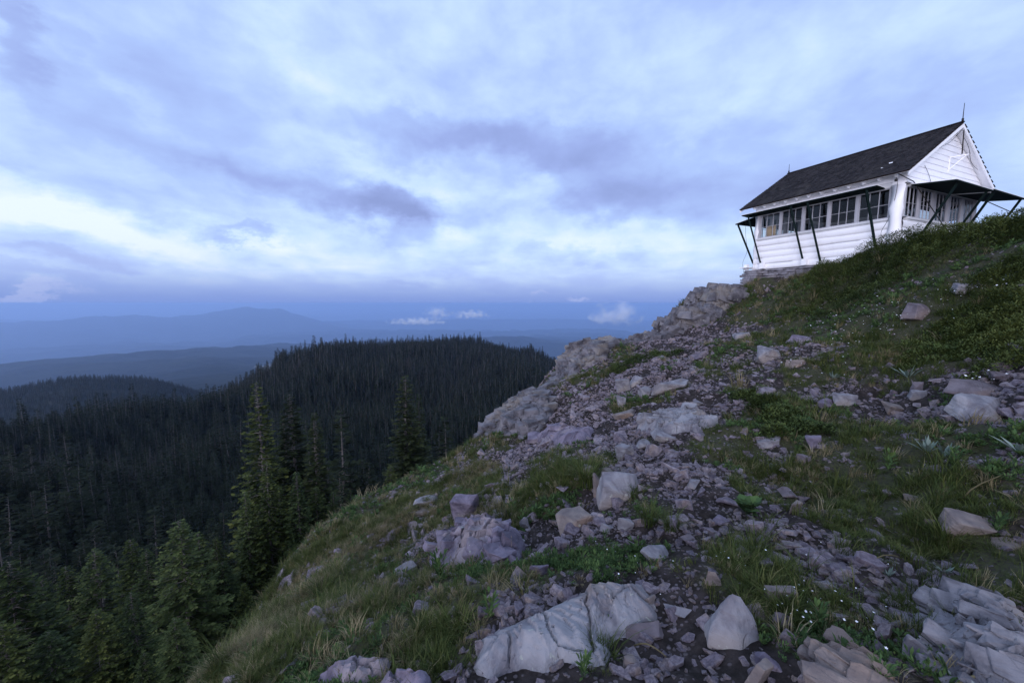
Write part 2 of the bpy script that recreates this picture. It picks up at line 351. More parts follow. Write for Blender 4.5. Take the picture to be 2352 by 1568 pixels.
def f(t, p):
    o = objco(t); n = t.noise(o, 1.1, 8, .6); n2_ = t.noise(o, 9, 6, .65); fine = t.noise(o, 60, 4, .6)
    col = t.mix(t.sstep(n2_, .38, .64), (.016, .013, .012), (.042, .034, .033))
    vo = t.n('ShaderNodeTexVoronoi', ins={'Vector': o, 'Scale': 34.}); vd, vc = vo.outputs['Distance'], vo.outputs['Color']
    sp = t.n('ShaderNodeSeparateColor', ins={0: vc}).outputs
    peb = t.m('MULTIPLY', t.sstep(vd, .5, .32), t.sstep(sp[0], .48, .60))
    peb = t.m('MULTIPLY', peb, t.sstep(t.noise(o, 2.2, 4, .6), .40, .55))
    col = t.mix(t.m('MULTIPLY', peb, .5), col, t.mix(sp[1], (.12, .10, .11), (.27, .235, .25)))
    at_ = t.n('ShaderNodeAttribute', attribute_name='veg').outputs['Fac']
    g = t.m('MULTIPLY', t.sstep(at_, .35, .8), t.sstep(fine, .3, .6))
    col = t.mix(t.m('MULTIPLY', g, .75), col, t.mix(n, (.034, .044, .015), (.070, .076, .028)))
    setc(t, p, col, .95, .15)
    bump(t, p, t.m('ADD', t.m('MULTIPLY', n2_, .7), t.m('ADD', t.m('MULTIPLY', peb, .5), t.m('MULTIPLY', fine, .3))), .9, .02)
mat('soil', f)
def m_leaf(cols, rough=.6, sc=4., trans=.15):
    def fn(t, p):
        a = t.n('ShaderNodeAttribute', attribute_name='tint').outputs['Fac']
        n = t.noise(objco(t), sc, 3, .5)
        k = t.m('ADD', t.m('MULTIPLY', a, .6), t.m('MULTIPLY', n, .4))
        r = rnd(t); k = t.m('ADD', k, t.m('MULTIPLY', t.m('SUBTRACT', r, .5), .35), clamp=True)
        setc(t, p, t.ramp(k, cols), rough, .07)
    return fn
mat('grass_blade', m_leaf([(.1, (.022, .034, .011)), (.45, (.050, .072, .020)), (.75, (.085, .098, .030)), (1, (.20, .17, .09))]))
mat('dry_grass', m_leaf([(.1, (.10, .085, .045)), (.5, (.19, .16, .09)), (1, (.32, .28, .18))]))
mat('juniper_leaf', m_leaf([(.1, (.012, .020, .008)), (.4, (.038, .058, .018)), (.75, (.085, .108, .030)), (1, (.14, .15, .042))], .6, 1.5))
mat('broad_leaf', m_leaf([(.1, (.025, .045, .020)), (.5, (.055, .10, .035)), (1, (.10, .15, .045))]))
mat('silver_leaf', m_leaf([(.1, (.09, .13, .11)), (.5, (.16, .21, .18)), (1, (.25, .30, .27))]))
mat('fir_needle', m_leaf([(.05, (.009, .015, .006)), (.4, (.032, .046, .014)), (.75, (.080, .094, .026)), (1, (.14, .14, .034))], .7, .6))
mat('fir_needle_dark', m_leaf([(.05, (.008, .012, .006)), (.45, (.026, .036, .014)), (.8, (.055, .064, .024)), (1, (.09, .09, .03))], .7, .6))
mat('fir_needle_bluish', m_leaf([(.05, (.010, .017, .007)), (.4, (.034, .051, .018)), (.75, (.074, .096, .032)), (1, (.12, .13, .042))], .7, .6))
mat('forest_needle', m_leaf([(.0, (.008, .011, .007)), (.45, (.017, .024, .013)), (.75, (.030, .036, .020)), (1, (.062, .058, .046))], .8, .15))
def f(t, p):
    n = t.noise(objco(t), 8, 5, .6); setc(t, p, t.mix(n, (.09, .08, .075), (.22, .20, .20)), .9, .1)
mat('bark', f)
def f(t, p):
    n = t.noise(objco(t), 3, 3, .6); r = rnd(t); setc(t, p, t.mix(t.m('MULTIPLY', n, r), (.05, .046, .046), (.17, .155, .15)), .9, .1)
mat('dead_wood', f)
def f(t, p): setc(t, p, (.85, .85, .9), .6)
mat('petal_white', f)
def f(t, p): setc(t, p, (.55, .45, .04), .6)
mat('petal_yellow', f)
def m_paint(base, dirt=.25):
    def fn(t, p):
        o = objco(t); n = t.noise(o, 2.0, 6, .65); s_ = t.n('ShaderNodeMapping', ins={0: o, 3: (1.2, 1.2, .25)}).outputs[0]
        n3_ = t.noise(s_, 9, 5, .6)
        c = t.mix(t.m('MULTIPLY', t.sstep(n, .48, .72), dirt), base, tuple(x * .72 for x in base))
        c = t.mix(t.m('MULTIPLY', t.sstep(n3_, .58, .70), dirt * .8), c, (base[0] * .66, base[1] * .64, base[2] * .62))
        setc(t, p, c, .62 if base[0] > .1 else .9, .3 if base[0] > .1 else .08); bump(t, p, t.noise(o, 25, 5, .6), .25, .01)
    return fn
mat('white_paint', m_paint((.86, .85, .86), .18))
mat('grey_white_paint', m_paint((.62, .62, .63), .35))
mat('shaded_casing_paint', m_paint((.40, .40, .43), .35))  # paint darkened to imitate the shade under the raised shutters
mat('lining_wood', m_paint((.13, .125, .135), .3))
mat('green_paint', m_paint((.006, .013, .012), .5))
def f(t, p):
    o = objco(t); mp_ = t.n('ShaderNodeMapping', ins={0: o, 3: (1, 7, 7)}).outputs[0]
    vo = t.n('ShaderNodeTexVoronoi', ins={'Vector': mp_, 'Scale': 1.3}).outputs['Color']
    n = t.noise(o, 1.5, 5, .6); k = t.n('ShaderNodeSeparateColor', ins={0: vo}).outputs[0]
    c = t.mix(k, (.008, .007, .009), (.032, .028, .031)); c = t.mix(t.m('MULTIPLY', t.sstep(n, .5, .7), .35), c, (.065, .06, .055))
    setc(t, p, c, .85, .2); bump(t, p, t.noise(o, 30, 4, .6), .5, .01)
mat('shingle', f)
def f(t, p): setc(t, p, (.035, .03, .028), .5, .4); p.inputs['Metallic'].default_value = .6
mat('dark_metal', f)
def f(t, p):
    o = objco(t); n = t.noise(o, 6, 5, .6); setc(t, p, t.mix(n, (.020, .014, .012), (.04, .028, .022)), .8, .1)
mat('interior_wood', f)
def f(t, p): setc(t, p, (.38, .27, .14), .9, .1)
mat('tan_cloth', f)
m = bpy.data.materials.new('window_glass'); m.use_nodes = True; t = NT(m.node_tree); M['window_glass'] = m
fr = t.n('ShaderNodeFresnel', ins={0: 1.52}).outputs[0]
gl = t.n('ShaderNodeBsdfGlossy', ins={0: (.95, .96, 1, 1), 1: .03}); tr = t.n('ShaderNodeBsdfTransparent', ins={0: (.86, .88, .9, 1)})
ms = t.n('ShaderNodeMixShader', ins={0: t.m('MULTIPLY', fr, .55, clamp=True), 1: tr.outputs[0], 2: gl.outputs[0]}); t.n('ShaderNodeOutputMaterial', ins={0: ms.outputs[0]})
def f(t, p):
    o = t.n('ShaderNodeNewGeometry').outputs['Position']; n = t.noise(o, .0016, 7, .6); n2_ = t.noise(o, .03, 5, .6)
    c = t.mix(t.sstep(n, .42, .62), (.008, .012, .012), (.022, .027, .024)); c = t.mix(t.m('MULTIPLY', t.sstep(n2_, .45, .7), .7), c, (.045, .045, .035))
    cl_ = t.sstep(t.noise(t.n('ShaderNodeMapping', ins={0: o, 3: (.0012, .0012, .004)}).outputs[0], 1.0, 4, .5, .8), .70, .712)
    c = t.mix(t.m('MULTIPLY', cl_, .8), c, (.22, .20, .16))
    setc(t, p, c, .95, .05)
mat('wooded_hills', f)

# ------------------------------------------------------------ ground sheets
def polar_sheet(name, rads, azs, fn, mats, attr=None):
    Rr, Aa = np.meshgrid(rads, azs, indexing='ij'); x = Rr * np.sin(Aa); y = Rr * np.cos(Aa); z = fn(x.ravel(), y.ravel()).reshape(x.shape)
    n, k = x.shape; i = np.arange(n * k).reshape(n, k)
    f = np.stack([i[:-1, :-1], i[:-1, 1:], i[1:, 1:], i[1:, :-1]], -1).reshape(-1, 4)
    me = mesh_np(name, np.stack([x, y, z], -1).reshape(-1, 3), f[:, ::-1], mats, smooth=True)
    if attr is not None:
        a = me.attributes.new('veg', 'FLOAT', 'POINT'); a.data.foreach_set('value', attr(x.ravel(), y.ravel()).astype(np.float32))
    return link(name, me)
front = np.linspace(R(-78), R(78), 900)
back = np.linspace(R(78), R(282), 90)[1:]
g = polar_sheet('hillside_ground', np.r_[0.02, .2, np.geomspace(.45, 62, 560)], np.r_[front, back], Hd, [M['soil']], veg)
tag(g, kind='structure')
g = polar_sheet('valley_ground', np.geomspace(58, 2600, 200), np.r_[np.linspace(R(-85), R(85), 420), np.linspace(R(85), R(275), 40)[1:]], lambda x, y: H(x, y) - .25, [M['wooded_hills']])
tag(g, kind='structure')

# distant country: crest lines as (picture column, picture row) at their own ranges
RL = [(1000, [(-600,960),(-300,930),(0,908),(120,884),(180,874),(330,872),(430,895),(520,930),(700,1000),(1200,1050),(2400,1000),(3000,1000)]),
      (5600, [(-600,860),(-300,850),(0,833),(100,819),(200,812),(300,808),(480,796),(610,798),(700,808),(900,835),(1100,860),(1400,880),(2400,860),(3000,860)]),
      (9000, [(-600,860),(0,870),(600,870),(900,850),(1060,800),(1150,781),(1230,774),(1300,783),(1340,788),(1400,787),(1480,793),(1700,790),(2400,800),(3000,800)]),
      (20000, [(-600,750),(-300,745),(0,737),(100,733),(200,726),(280,723),(400,720),(480,714),(540,706),(570,703),(600,706),(640,706),(700,722),(770,741),(860,762),(950,785),(1100,800),(2400,830),(3000,830)]),
      (33000, [(-600,735),(0,733),(400,740),(700,745),(800,742),(850,737),(900,733),(960,740),(1020,745),(1080,738),(1150,748),(1230,738),(1290,744),(1480,752),(1700,740),(2400,745),(3000,745)])]
VAL = [(560, None), (1000, 0), (1700, -330), (5600, 1), (7300, -640), (9000, 2), (12000, -1000), (16000, -1050), (20000, 3), (24000, -1000), (28000, -1150), (33000, 4), (42000, -1150), (80000, -1150)]
def H_hills(x, y):
    a = np.arctan2(x, y); r = np.hypot(x, y); zs = []
    for rr, q in VAL:
        if q is None: zs.append(np.full(x.shape, -170.)); continue
        if q < 0: zs.append(np.full(x.shape, float(q))); continue
        r0, l = RL[q]; aa, ee = zip(*[azel(u, v) for u, v in l]); zs.append(r0 * np.tan(np.interp(a, aa, ee)))
    lr = np.log(r); out = np.zeros(x.shape); L = [math.log(v[0]) for v in VAL]
    for i in range(len(VAL) - 1):
        m_ = (lr >= L[i]) & (lr <= L[i + 1]); t_ = ((lr - L[i]) / (L[i + 1] - L[i]))[m_]; t_ = t_ * t_ * (3 - 2 * t_)
        out[m_] = zs[i][m_] * (1 - t_) + zs[i + 1][m_] * t_
    wv = np.abs(fbm(x, y, 1 / 2600., 5, 71, .55)); hump = np.clip((-out - 0) / 900, .12, 1)
    return out - wv * np.clip(r / 9000, .12, 1) * 520 * hump + fbm(x, y, 1 / 420., 4, 77) * np.clip(r / 6000, .25, 1) * 40
g = polar_sheet('distant_hills', np.r_[np.geomspace(560, 36000, 440), 40000, 55000, 80000], np.linspace(R(-88), R(88), 620), H_hills, [M['wooded_hills']])
tag(g, kind='structure')

# ------------------------------------------------------------ cabin
YAW = .397; HC = Vector((12.397, 12.48, 1.43)); HW, HL = 5.10, 4.79; ZT = 2.25
def hp(a, b, z): return (b, a, z + ZT)          # a along the window wall, b along the gable wall, z above the wall top
cabin = empty('lookout_cabin', HC, YAW)
tag(cabin, 'white log lookout cabin with dark shingled roof and bands of windows on the crest', 'cabin')
WP, GP, DG = M['white_paint'], M['grey_white_paint'], M['green_paint']; CP = M['shaded_casing_paint']
random.seed(5)
def log_wall(name, p0, p1, out, z0, z1, n):
    """a wall of n rounded painted logs; p0,p1 in (b,a); out = outward unit vector"""
    mb = MB(); L = math.hypot(p1[0] - p0[0], p1[1] - p0[1]); ux, uy = (p1[0] - p0[0]) / L, (p1[1] - p0[1]) / L
    prof = []; h = (z1 - z0) / n; S = 40
    for k in range(n):
        for j in range(9):
            t = j / 8; prof.append((z0 + h * (k + t) , .055 * math.sqrt(max(0, 1 - (2 * t - 1) ** 2 * .93)) - .01, k))
    vs = []
    for i in range(S + 1):
        s = L * i / S
        for (z, d, k) in prof:
            wob = .03 * float(vnoise(s * .9, k * 3.1, 5)); dz = .045 * float(vnoise(s * .8, k * 5.7 + 3, 6))
            vs.append((p0[0] + ux * s + out[0] * (d + wob), p0[1] + uy * s + out[1] * (d + wob), z + dz * (0 if k in (0,) and z == z0 else 1)))
    m = len(prof); fs = [(i * m + j, (i + 1) * m + j, (i + 1) * m + j + 1, i * m + j + 1) for i in range(S) for j in range(m - 1)]
    mb.add(vs, fs, 0, True)
    th = .12   # inner core
    c = [(p0[0] - out[0] * 0.0, p0[1] - out[1] * 0.0), (p1[0], p1[1]), (p1[0] - out[0] * th, p1[1] - out[1] * th), (p0[0] - out[0] * th, p0[1] - out[1] * th)]
    mb.add([(*q, z) for z in (z0 + .01, z1 - .01) for q in c], [(0, 1, 2, 3), (4, 5, 6, 7), (0, 1, 5, 4), (1, 2, 6, 5), (2, 3, 7, 6), (3, 0, 4, 7)])
    return mb.build(name, [WP], cabin)
ZS = ZT - 1.05
log_wall('log_wall', (0, 0), (0, HL), (-1, 0), 0, ZS, 5)
log_wall('log_wall', (HW, 0), (0, 0), (0, -1), 0, ZS, 5)
log_wall('log_wall', (0, HL), (HW, HL), (0, 1), 0, ZS, 5)
log_wall('log_wall', (HW, HL), (HW, 0), (1, 0), 0, ZS, 5)
for (b, a, r) in ((-.02, .14, .185), (HW - .1, .14, .17), (.08, HL - .05, .15), (HW - .1, HL - .1, .15)):
    mb = MB(); mb.tube([(b, a, -.05), (b + .01, a, .8), (b, a + .01, 1.6), (b, a, ZT + .06)], [r * 1.04, r, r * .97, r * .94], 20); mb.build('corner_post', WP, cabin)
# window walls: casings, frames, muntins, panes
def to_wall(kind):
    if kind == 'long': return lambda s, d, z: (-d, s, z + ZT)                # s = a, d = outwards
    if kind == 'gable': return lambda s, d, z: (s, -d, z + ZT)
    if kind == 'far': return lambda s, d, z: (s, HL + d, z + ZT)
    return lambda s, d, z: (HW + d, s, z + ZT)
def wbox(mb, W, s0, s1, d0, d1, z0, z1, mi=0):
    p, q = W(s0, d0, z0), W(s1, d1, z1); mb.box([min(x, y) for x, y in zip(p, q)], [max(x, y) for x, y in zip(p, q)], mi)
def window(W, s0, s1, z0, z1, gap=0):
    mb = MB(); fw = .024
    for (a_, b_) in ((s0, s0 + fw), (s1 - fw, s1)): wbox(mb, W, a_, b_, -.045, .01, z0, z1)
    for (a_, b_) in ((z0, z0 + .03), (z1 - fw, z1)): wbox(mb, W, s0 + fw, s1 - fw, -.045, .01, a_, b_)
    fr = mb.build('window', CP, cabin)
    mb = MB(); iw = (s1 - s0 - 2 * fw)
    for k in (1, 2): c_ = s0 + fw + iw * k / 3; wbox(mb, W, c_ - .0065, c_ + .0065, -.038, -.006, z0 + .03, z1 - fw)
    zm = z0 + (z1 - z0) * .47; wbox(mb, W, s0 + fw, s1 - fw, -.0365, -.0075, zm - .006, zm + .006)
    mb.build('muntins', CP, fr)
    mb = MB(); p = [W(s0 + fw, -.02, z0 + .03), W(s1 - fw, -.02, z0 + .03), W(s1 - fw, -.02, z1 - fw), W(s0 + fw, -.02, z1 - fw)]
    mb.add(p, [(0, 1, 2, 3)]); mb.build('pane', M['window_glass'], fr)
LB = [(.335, 1.165), (1.235, 2.015), (2.085, 2.89), (2.955, 3.735), (3.80, 4.63)]
GBAY = [(.12, .90), (1.04, 1.83), (2.03, 2.85), (3.05, 3.83), (4.04, 4.83)]
for kind, bays, L in (('long', LB, HL), ('gable', GBAY, HW), ('far', GBAY, HW), ('rear', LB, HL)):
    W = to_wall(kind); mb = MB()
    ed = [.30 if kind in ('long', 'rear') else .06] + [x for b in bays for x in b] + [L - .10]
    for i in range(0, len(ed), 2): mb = MB(); wbox(mb, W, ed[i], ed[i + 1], -.075, .022, -.93, .02); mb.build('window_post', CP, cabin, bevel=.006)
    mb = MB()
    wbox(mb, W, .30, L - .10, -.08, .04, .02, .11); wbox(mb, W, .28, L - .08, -.08, .065, -1.0, -.93); wbox(mb, W, .30, L - .1, -.08, .03, -1.045, -1.0)
    wbox(mb, W, .28, L - .05, -.06, .012, .11, .20)
    mb.build('window_casing', GP, cabin, bevel=.006)  # greyer paint than the walls, imitating shade on the casings
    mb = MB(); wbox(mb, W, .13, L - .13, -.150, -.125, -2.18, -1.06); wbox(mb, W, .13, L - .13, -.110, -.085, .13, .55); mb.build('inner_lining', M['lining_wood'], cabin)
    for (s0, s1) in bays: window(W, s0 + .004, s1 - .004, -.926, .016)
# gable ends: lapped boards
ZR, ZE, OE, ON, OF = 2.264, .381, .49, .286, .457
sl_ = (ZR - ZE) / (HW / 2 + OE)
def roof_z(b, drop=0): return ZR - sl_ * abs(b - HW / 2) - drop
for a0, sg, nm in ((0, -1, 'gable_boards'), (HL, 1, 'gable_boards')):
    mb = MB(); z = .11; k = 0
    while z < ZR - .25:
        h = .185; z2 = min(z + h, ZR - .17)
        def half(zz): return max(0.02, (ZR - .13 - zz) / sl_)
        x0, x1 = half(z), half(z2); c = HW / 2
        x0 = min(x0, HW / 2 + .02); x1 = min(x1, HW / 2 + .02)
        j = .004 * random.uniform(-1, 1)
        lo, hi = a0 + sg * (.052 + j), a0 + sg * .030
        vs = [(c - x0, lo, z + ZT), (c + x0, lo, z + ZT), (c + x1, hi, z2 + ZT + .012), (c - x1, hi, z2 + ZT + .012), (c - x0, a0 - sg * .02, z + ZT), (c + x0, a0 - sg * .02, z + ZT), (c + x1, a0 - sg * .02, z2 + ZT), (c - x1, a0 - sg * .02, z2 + ZT)]
        mb.add(vs, [(0, 1, 2, 3), (4, 5, 6, 7), (0, 1, 5, 4), (1, 2, 6, 5), (2, 3, 7, 6), (3, 0, 4, 7)]); z += h
    mb.build(nm, WP, cabin)
# eave wall frieze
for b0, sg in ((0, -1), (HW, 1)):
    mb = MB(); mb.box((min(b0, b0 + sg * .03), .0, ZT + .20), (max(b0, b0 + sg * .03), HL, ZT + .52)); mb.box((min(b0, b0 + sg * .028), .0, ZT - .02), (max(b0, b0 + sg * .028), .30, ZT + .199)); mb.box((min(b0, b0 + sg * .028), HL - .10, ZT - .02), (max(b0, b0 + sg * .028), HL, ZT + .199)); mb.build('frieze_board', WP, cabin)
    for k in range(12):
        a_ = .1 + k * (HL - .2) / 11; mb = MB(); c = HW / 2; xe = abs(b0 + sg * .38 - c)
        zt0, zt1 = ZR - sl_ * xe - .075, ZR - sl_ * (HW / 2 - .1) - .075
        p = [(b0 + sg * .38, zt0), (b0 - sg * .1, zt1), (b0 - sg * .1, zt1 - .13), (b0 + sg * .30, zt0 - .12), (b0 + sg * .38, zt0 - .06)]
        vs = [(x, a_ + d, z + ZT) for d in (-.032, .032) for x, z in p]; n = 5
        mb.add(vs, [tuple(range(5))[::-1], tuple(range(5, 10))] + [(i, (i + 1) % 5, 5 + (i + 1) % 5, 5 + i) for i in range(5)]); mb.build('rafter_tail', WP, cabin)
# roof: deck, rake boards, shingles
rf = MB()
for sg in (-1, 1):
    c = HW / 2; xe = HW / 2 + OE
    def rp(x, a, d): return (c + sg * x, a, ZT + ZR - sl_ * x - d)
    vs = [rp(x, a, d) for d in (.035, .065) for x in (0, xe - .01) for a in (-ON + .01, HL + OF - .01)]
    rf.add(vs, [(0, 1, 3, 2), (4, 6, 7, 5), (0, 2, 6, 4), (1, 5, 7, 3), (0, 4, 5, 1), (2, 3, 7, 6)])
roof = rf.build('roof', M['interior_wood'], cabin)
mb = MB()
for sg in (-1, 1):
    c = HW / 2; vs = [(c + sg * x, a, ZT + ZR - sl_ * x - d) for d in (.068, .085) for x in (0, HW / 2 + OE - .03) for a in (-ON + .032, HL + OF - .032)]
    mb.add(vs, [(0, 1, 3, 2), (4, 6, 7, 5), (0, 2, 6, 4), (1, 5, 7, 3), (0, 4, 5, 1), (2, 3, 7, 6)])
mb.build('soffit', WP, roof)
mb = MB(); nc = 28
for sg in (-1, 1):
    c = HW / 2; xe = HW / 2 + OE
    for k in range(nc):
        x1 = xe * (1 - k / nc) + .02; x0 = xe * (1 - (k + 1.35) / nc); x0 = max(x0, 0)
        a = -ON - .01 + (k % 2) * .05
        while a < HL + OF:
            wd = random.uniform(.09, .19); a2 = min(a + wd, HL + OF + .01) - .004; lift = random.uniform(0, .007); xx1 = x1 + random.uniform(-.012, .012)
            if a2 - a < .02: break
            q = []
            for (x, up, th) in ((x0, .002, .0), (xx1, .030 + lift, .016)):
                zz_ = ZT + ZR - sl_ * x - .030 + up
                q += [(c + sg * x, a, zz_), (c + sg * x, a2, zz_), (c + sg * x, a, zz_ - max(th, .003)), (c + sg * x, a2, zz_ - max(th, .003))]
            mb.add(q, [(0, 1, 5, 4), (2, 6, 7, 3), (4, 5, 7, 6), (0, 4, 6, 2), (1, 3, 7, 5)]); a += wd
mb.build('shingles', M['shingle'], roof)
mb = MB()
for sg in (-1, 1):
    a0 = HW / 2
    mb.beam((a0 - sg * .0, -ON, ZT + ZR - .006), (a0, HL + OF, ZT + ZR - .010), .11, .03) if sg < 0 else None
mb.build('ridge_cap', M['shingle'], roof)
for a0 in (-ON + .0, HL + OF - .03):
    for sg in (-1, 1):
        mb = MB(); c = HW / 2; xe = HW / 2 + OE - .02
        vs = [(c + sg * x, a_, ZT + ZR - sl_ * x - d) for a_ in (a0, a0 + .03) for (x, d) in ((.0, .068), (xe, .068), (xe, .165), (.0, .185))]
        mb.add(vs, [(0, 1, 2, 3), (4, 5, 6, 7), (0, 1, 5, 4), (1, 2, 6, 5), (2, 3, 7, 6), (3, 0, 4, 7)]); mb.build('rake_board', WP, roof)
mb = MB()
for (x, a, s) in ((2.28, .48, .10), (2.52, .62, .05)):
    mb = MB()
    zz_ = ZT + ZR - sl_ * x + .035; c = HW / 2
    mb.add([(c - x, a, zz_), (c - x + s * .8, a + s * .2, zz_ + s * .8 * sl_), (c - x + s * .9, a + s * 1.3, zz_ + s * .9 * sl_), (c - x + s * .1, a + s * .9, zz_ + s * .1 * sl_)], [(0, 1, 2, 3)])
    mb.build('roof_patch', WP, roof)
# raised shutters and their props
def panel(name, pts, th=.035, parent=cabin, m=None):
    mb = MB(); p = [Vector(q) for q in pts]; n = (p[1] - p[0]).cross(p[3] - p[0]).normalized()
    if n.z < 0: n = -n
    mb.add([*p, *[q + n * th for q in p]], [(0, 1, 2, 3), (4, 5, 6, 7), (0, 1, 5, 4), (1, 2, 6, 5), (2, 3, 7, 6), (3, 0, 4, 7)])
    mb.add([q + n * th * 1.05 for q in p] + [q + n * (th * 1.05 + .012) for q in p], [(0, 1, 2, 3), (4, 5, 6, 7), (0, 1, 5, 4), (1, 2, 6, 5), (2, 3, 7, 6), (3, 0, 4, 7)], 1)
    return mb.build(name, [m or DG, WP], parent)
def prop(p, q, parent=cabin): mb = MB(); mb.beam(p, q, .055, .055); return mb.build('prop', DG, parent)
for (a0, a1) in ((.47, 2.62), (2.64, 5.10)): panel('shutter', [hp(a0, -.05, .02), hp(a1, -.05, .02), hp(a1, -.54, .055), hp(a0, -.54, .055)])
for (a0, a1, zf) in ((4.377, 4.84, -2.11), (2.721, 3.12, -2.15), (2.15, 2.53, -2.13), (.50, .76, -2.05)): prop(hp(a0, -.12, zf), hp(a1, -.50, .03))
for (b0, b1) in ((.22, 2.68), (2.70, 5.28)):
    panel('shutter', [hp(-.06, b0, .02), hp(-.06, b1, .02), hp(-1.06, b1, -.15), hp(-1.06, b0, -.11)])
    mb = MB(); mb.beam(hp(-.10, b1 - .02, -.02), hp(-1.02, b1 - .02, -.17), .03, .02); mb.build('panel_seam', GP, cabin) if b0 < 1 else None
for b0, b1 in ((.45, .50), (2.45, 2.50), (3.0, 2.95), (5.15, 5.1)): prop(hp(-.10, b0, -2.0), hp(-.98, b1, -.15))
mb = MB()                         # steel guy cables crossing the gable windows
for p, q in ((hp(-.12, .2, .12), hp(-.35, 2.3, -1.45)), (hp(-.12, 5.2, .05), hp(-.9, 6.3, -.7)), (hp(-.15, .15, .1), hp(.02, -.42, .33))): mb = MB(); mb.tube([p, q], .014, 6); mb.build('guy_cable', M['dark_metal'], cabin)
panel('shutter', [hp(HL + .05, .0, .0), hp(HL + .05, HW, .0), hp(HL + 1.0, HW, -.14), hp(HL + 1.0, .0, -.14)])
for b in (.12, 2.5, 4.9): prop(hp(HL + .12, b, -1.95), hp(HL + .93, b - .02, -.16))
panel('shutter', [hp(.2, HW + .05, .02), hp(4.9, HW + .05, .02), hp(4.9, HW + .75, -.45), hp(.2, HW + .75, -.45)])
# lightning rods, hanging rod, bracket, wires
for a0, h in ((-ON + .04, .58), (HL + OF - .05, .40)):
    mb = MB(); mb.tube([hp(a0, HW / 2, ZR - .02), hp(a0, HW / 2, ZR + h)], [.013, .007], 6); mb.tube([hp(a0, HW / 2, ZR + .01), hp(a0, HW / 2, ZR + .10)], .03, 8); mb.build('lightning_rod', M['dark_metal'], cabin)
mb = MB(); mb.tube([hp(-ON, HW / 2 + .05, ZR - .28), hp(-ON, HW / 2 + .09, 1.24)], .016, 6); mb.build('hanging_pipe', M['dark_metal'], cabin)
mb = MB(); mb.beam(hp(-.0, 2.52, 1.20), hp(-.42, 2.72, 1.20), .026, .026); mb.beam(hp(-.06, 2.52, .80), hp(-.36, 2.70, 1.18), .022, .022); mb.beam(hp(-.06, 2.52, .72), hp(-.06, 2.52, 1.22), .028, .028); mb.build('wall_bracket', WP, cabin)
def wire(pts, r=.006):
    mb = MB(); P_ = [Vector(hp(*q)) for q in pts]; out = []
    for i in range(len(P_) - 1):
        for k in range(5):
            t_ = k / 5; p0 = P_[max(i - 1, 0)]; p1 = P_[i]; p2 = P_[i + 1]; p3 = P_[min(i + 2, len(P_) - 1)]
            out.append(.5 * ((2 * p1) + (p2 - p0) * t_ + (2 * p0 - 5 * p1 + 4 * p2 - p3) * t_ * t_ + (3 * p1 - p0 - 3 * p2 + p3) * t_ ** 3))
    out.append(P_[-1]); mb.tube(out, r, 5); mb.build('wire', M['dark_metal'], cabin)
wire([(.1, -.30, .26), (.10, -.20, .02), (.16, -.16, -.5), (.28, -.13, -1.0), (.42, -.14, -1.35), (.40, -.14, -1.7), (.5, -.16, -2.0)])
wire([(-.07, .9, .72), (-.08, 1.2, .45), (-.08, 1.45, .15)])
wire([(-.30, 2.45, 2.0), (-.2, 2.0, 1.55), (-.12, 1.55, 1.35), (-.30, 1.1, 1.2)])
wire([(-.26, 2.7, 1.8), (-.24, 3.2, 1.55), (-.2, 3.6, 1.15), (-.22, 4.1, .95)])
wire([(4.9, -.50, .1), (5.05, -.3, -.6), (5.0, -.2, -1.4), (5.15, -.22, -1.9), (5.1, -.2, -2.3)], .005)
wire([(.4, -.44, .26), (1.2, -.46, .18), (2.2, -.44, .26)], .005)
mb = MB(); mb.box((-.35, .06, ZT + .12), (-.29, .12, ZT + .20)); mb.build('insulator', M['dark_metal'], cabin)
# the timbers at the near ground edge and inside
mb = MB()
for (a, b, s) in ((4.25, -.17, .17), (2.60, -.17, .17), (5.02, -.10, .15)): mb = MB(); mb.box((b - .02, a, .02), (b + .12, a + s, .26)); mb.build('footing_block', WP, cabin)
mb = MB(); mb.box((-.30, HL + .1, .10), (.4, HL + .45, .135)); mb.build('step_board', WP, cabin)
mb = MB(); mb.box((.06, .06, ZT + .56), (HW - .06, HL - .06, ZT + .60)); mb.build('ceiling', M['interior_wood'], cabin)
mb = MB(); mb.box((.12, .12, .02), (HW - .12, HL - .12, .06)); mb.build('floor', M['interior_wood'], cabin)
mb = MB()
for i in range(9): mb.tube([hp(4.05 + i * .045, .12 + .015 * (i % 2), -.98), hp(4.05 + i * .045, .12 + .015 * (i % 2), -.45)], .026, 8)
mb.build('curtain', M['tan_cloth'], cabin)
mb = MB(); mb.box((.9, 2.6, .06), (2.3, 4.3, ZT - 1.25)); mb.box((.85, 2.55, ZT - 1.25), (2.35, 4.35, ZT - 1.21)); mb.build('cot', M['interior_wood'], cabin)
mb = MB(); mb.box((2.3, 2.1, .06), (2.9, 2.7, ZT - 1.15)); mb.tube([(2.6, 2.4, ZT - 1.15), (2.6, 2.4, ZT - .98)], .22, 16); mb.build('sighting_stand', M['interior_wood'], cabin)

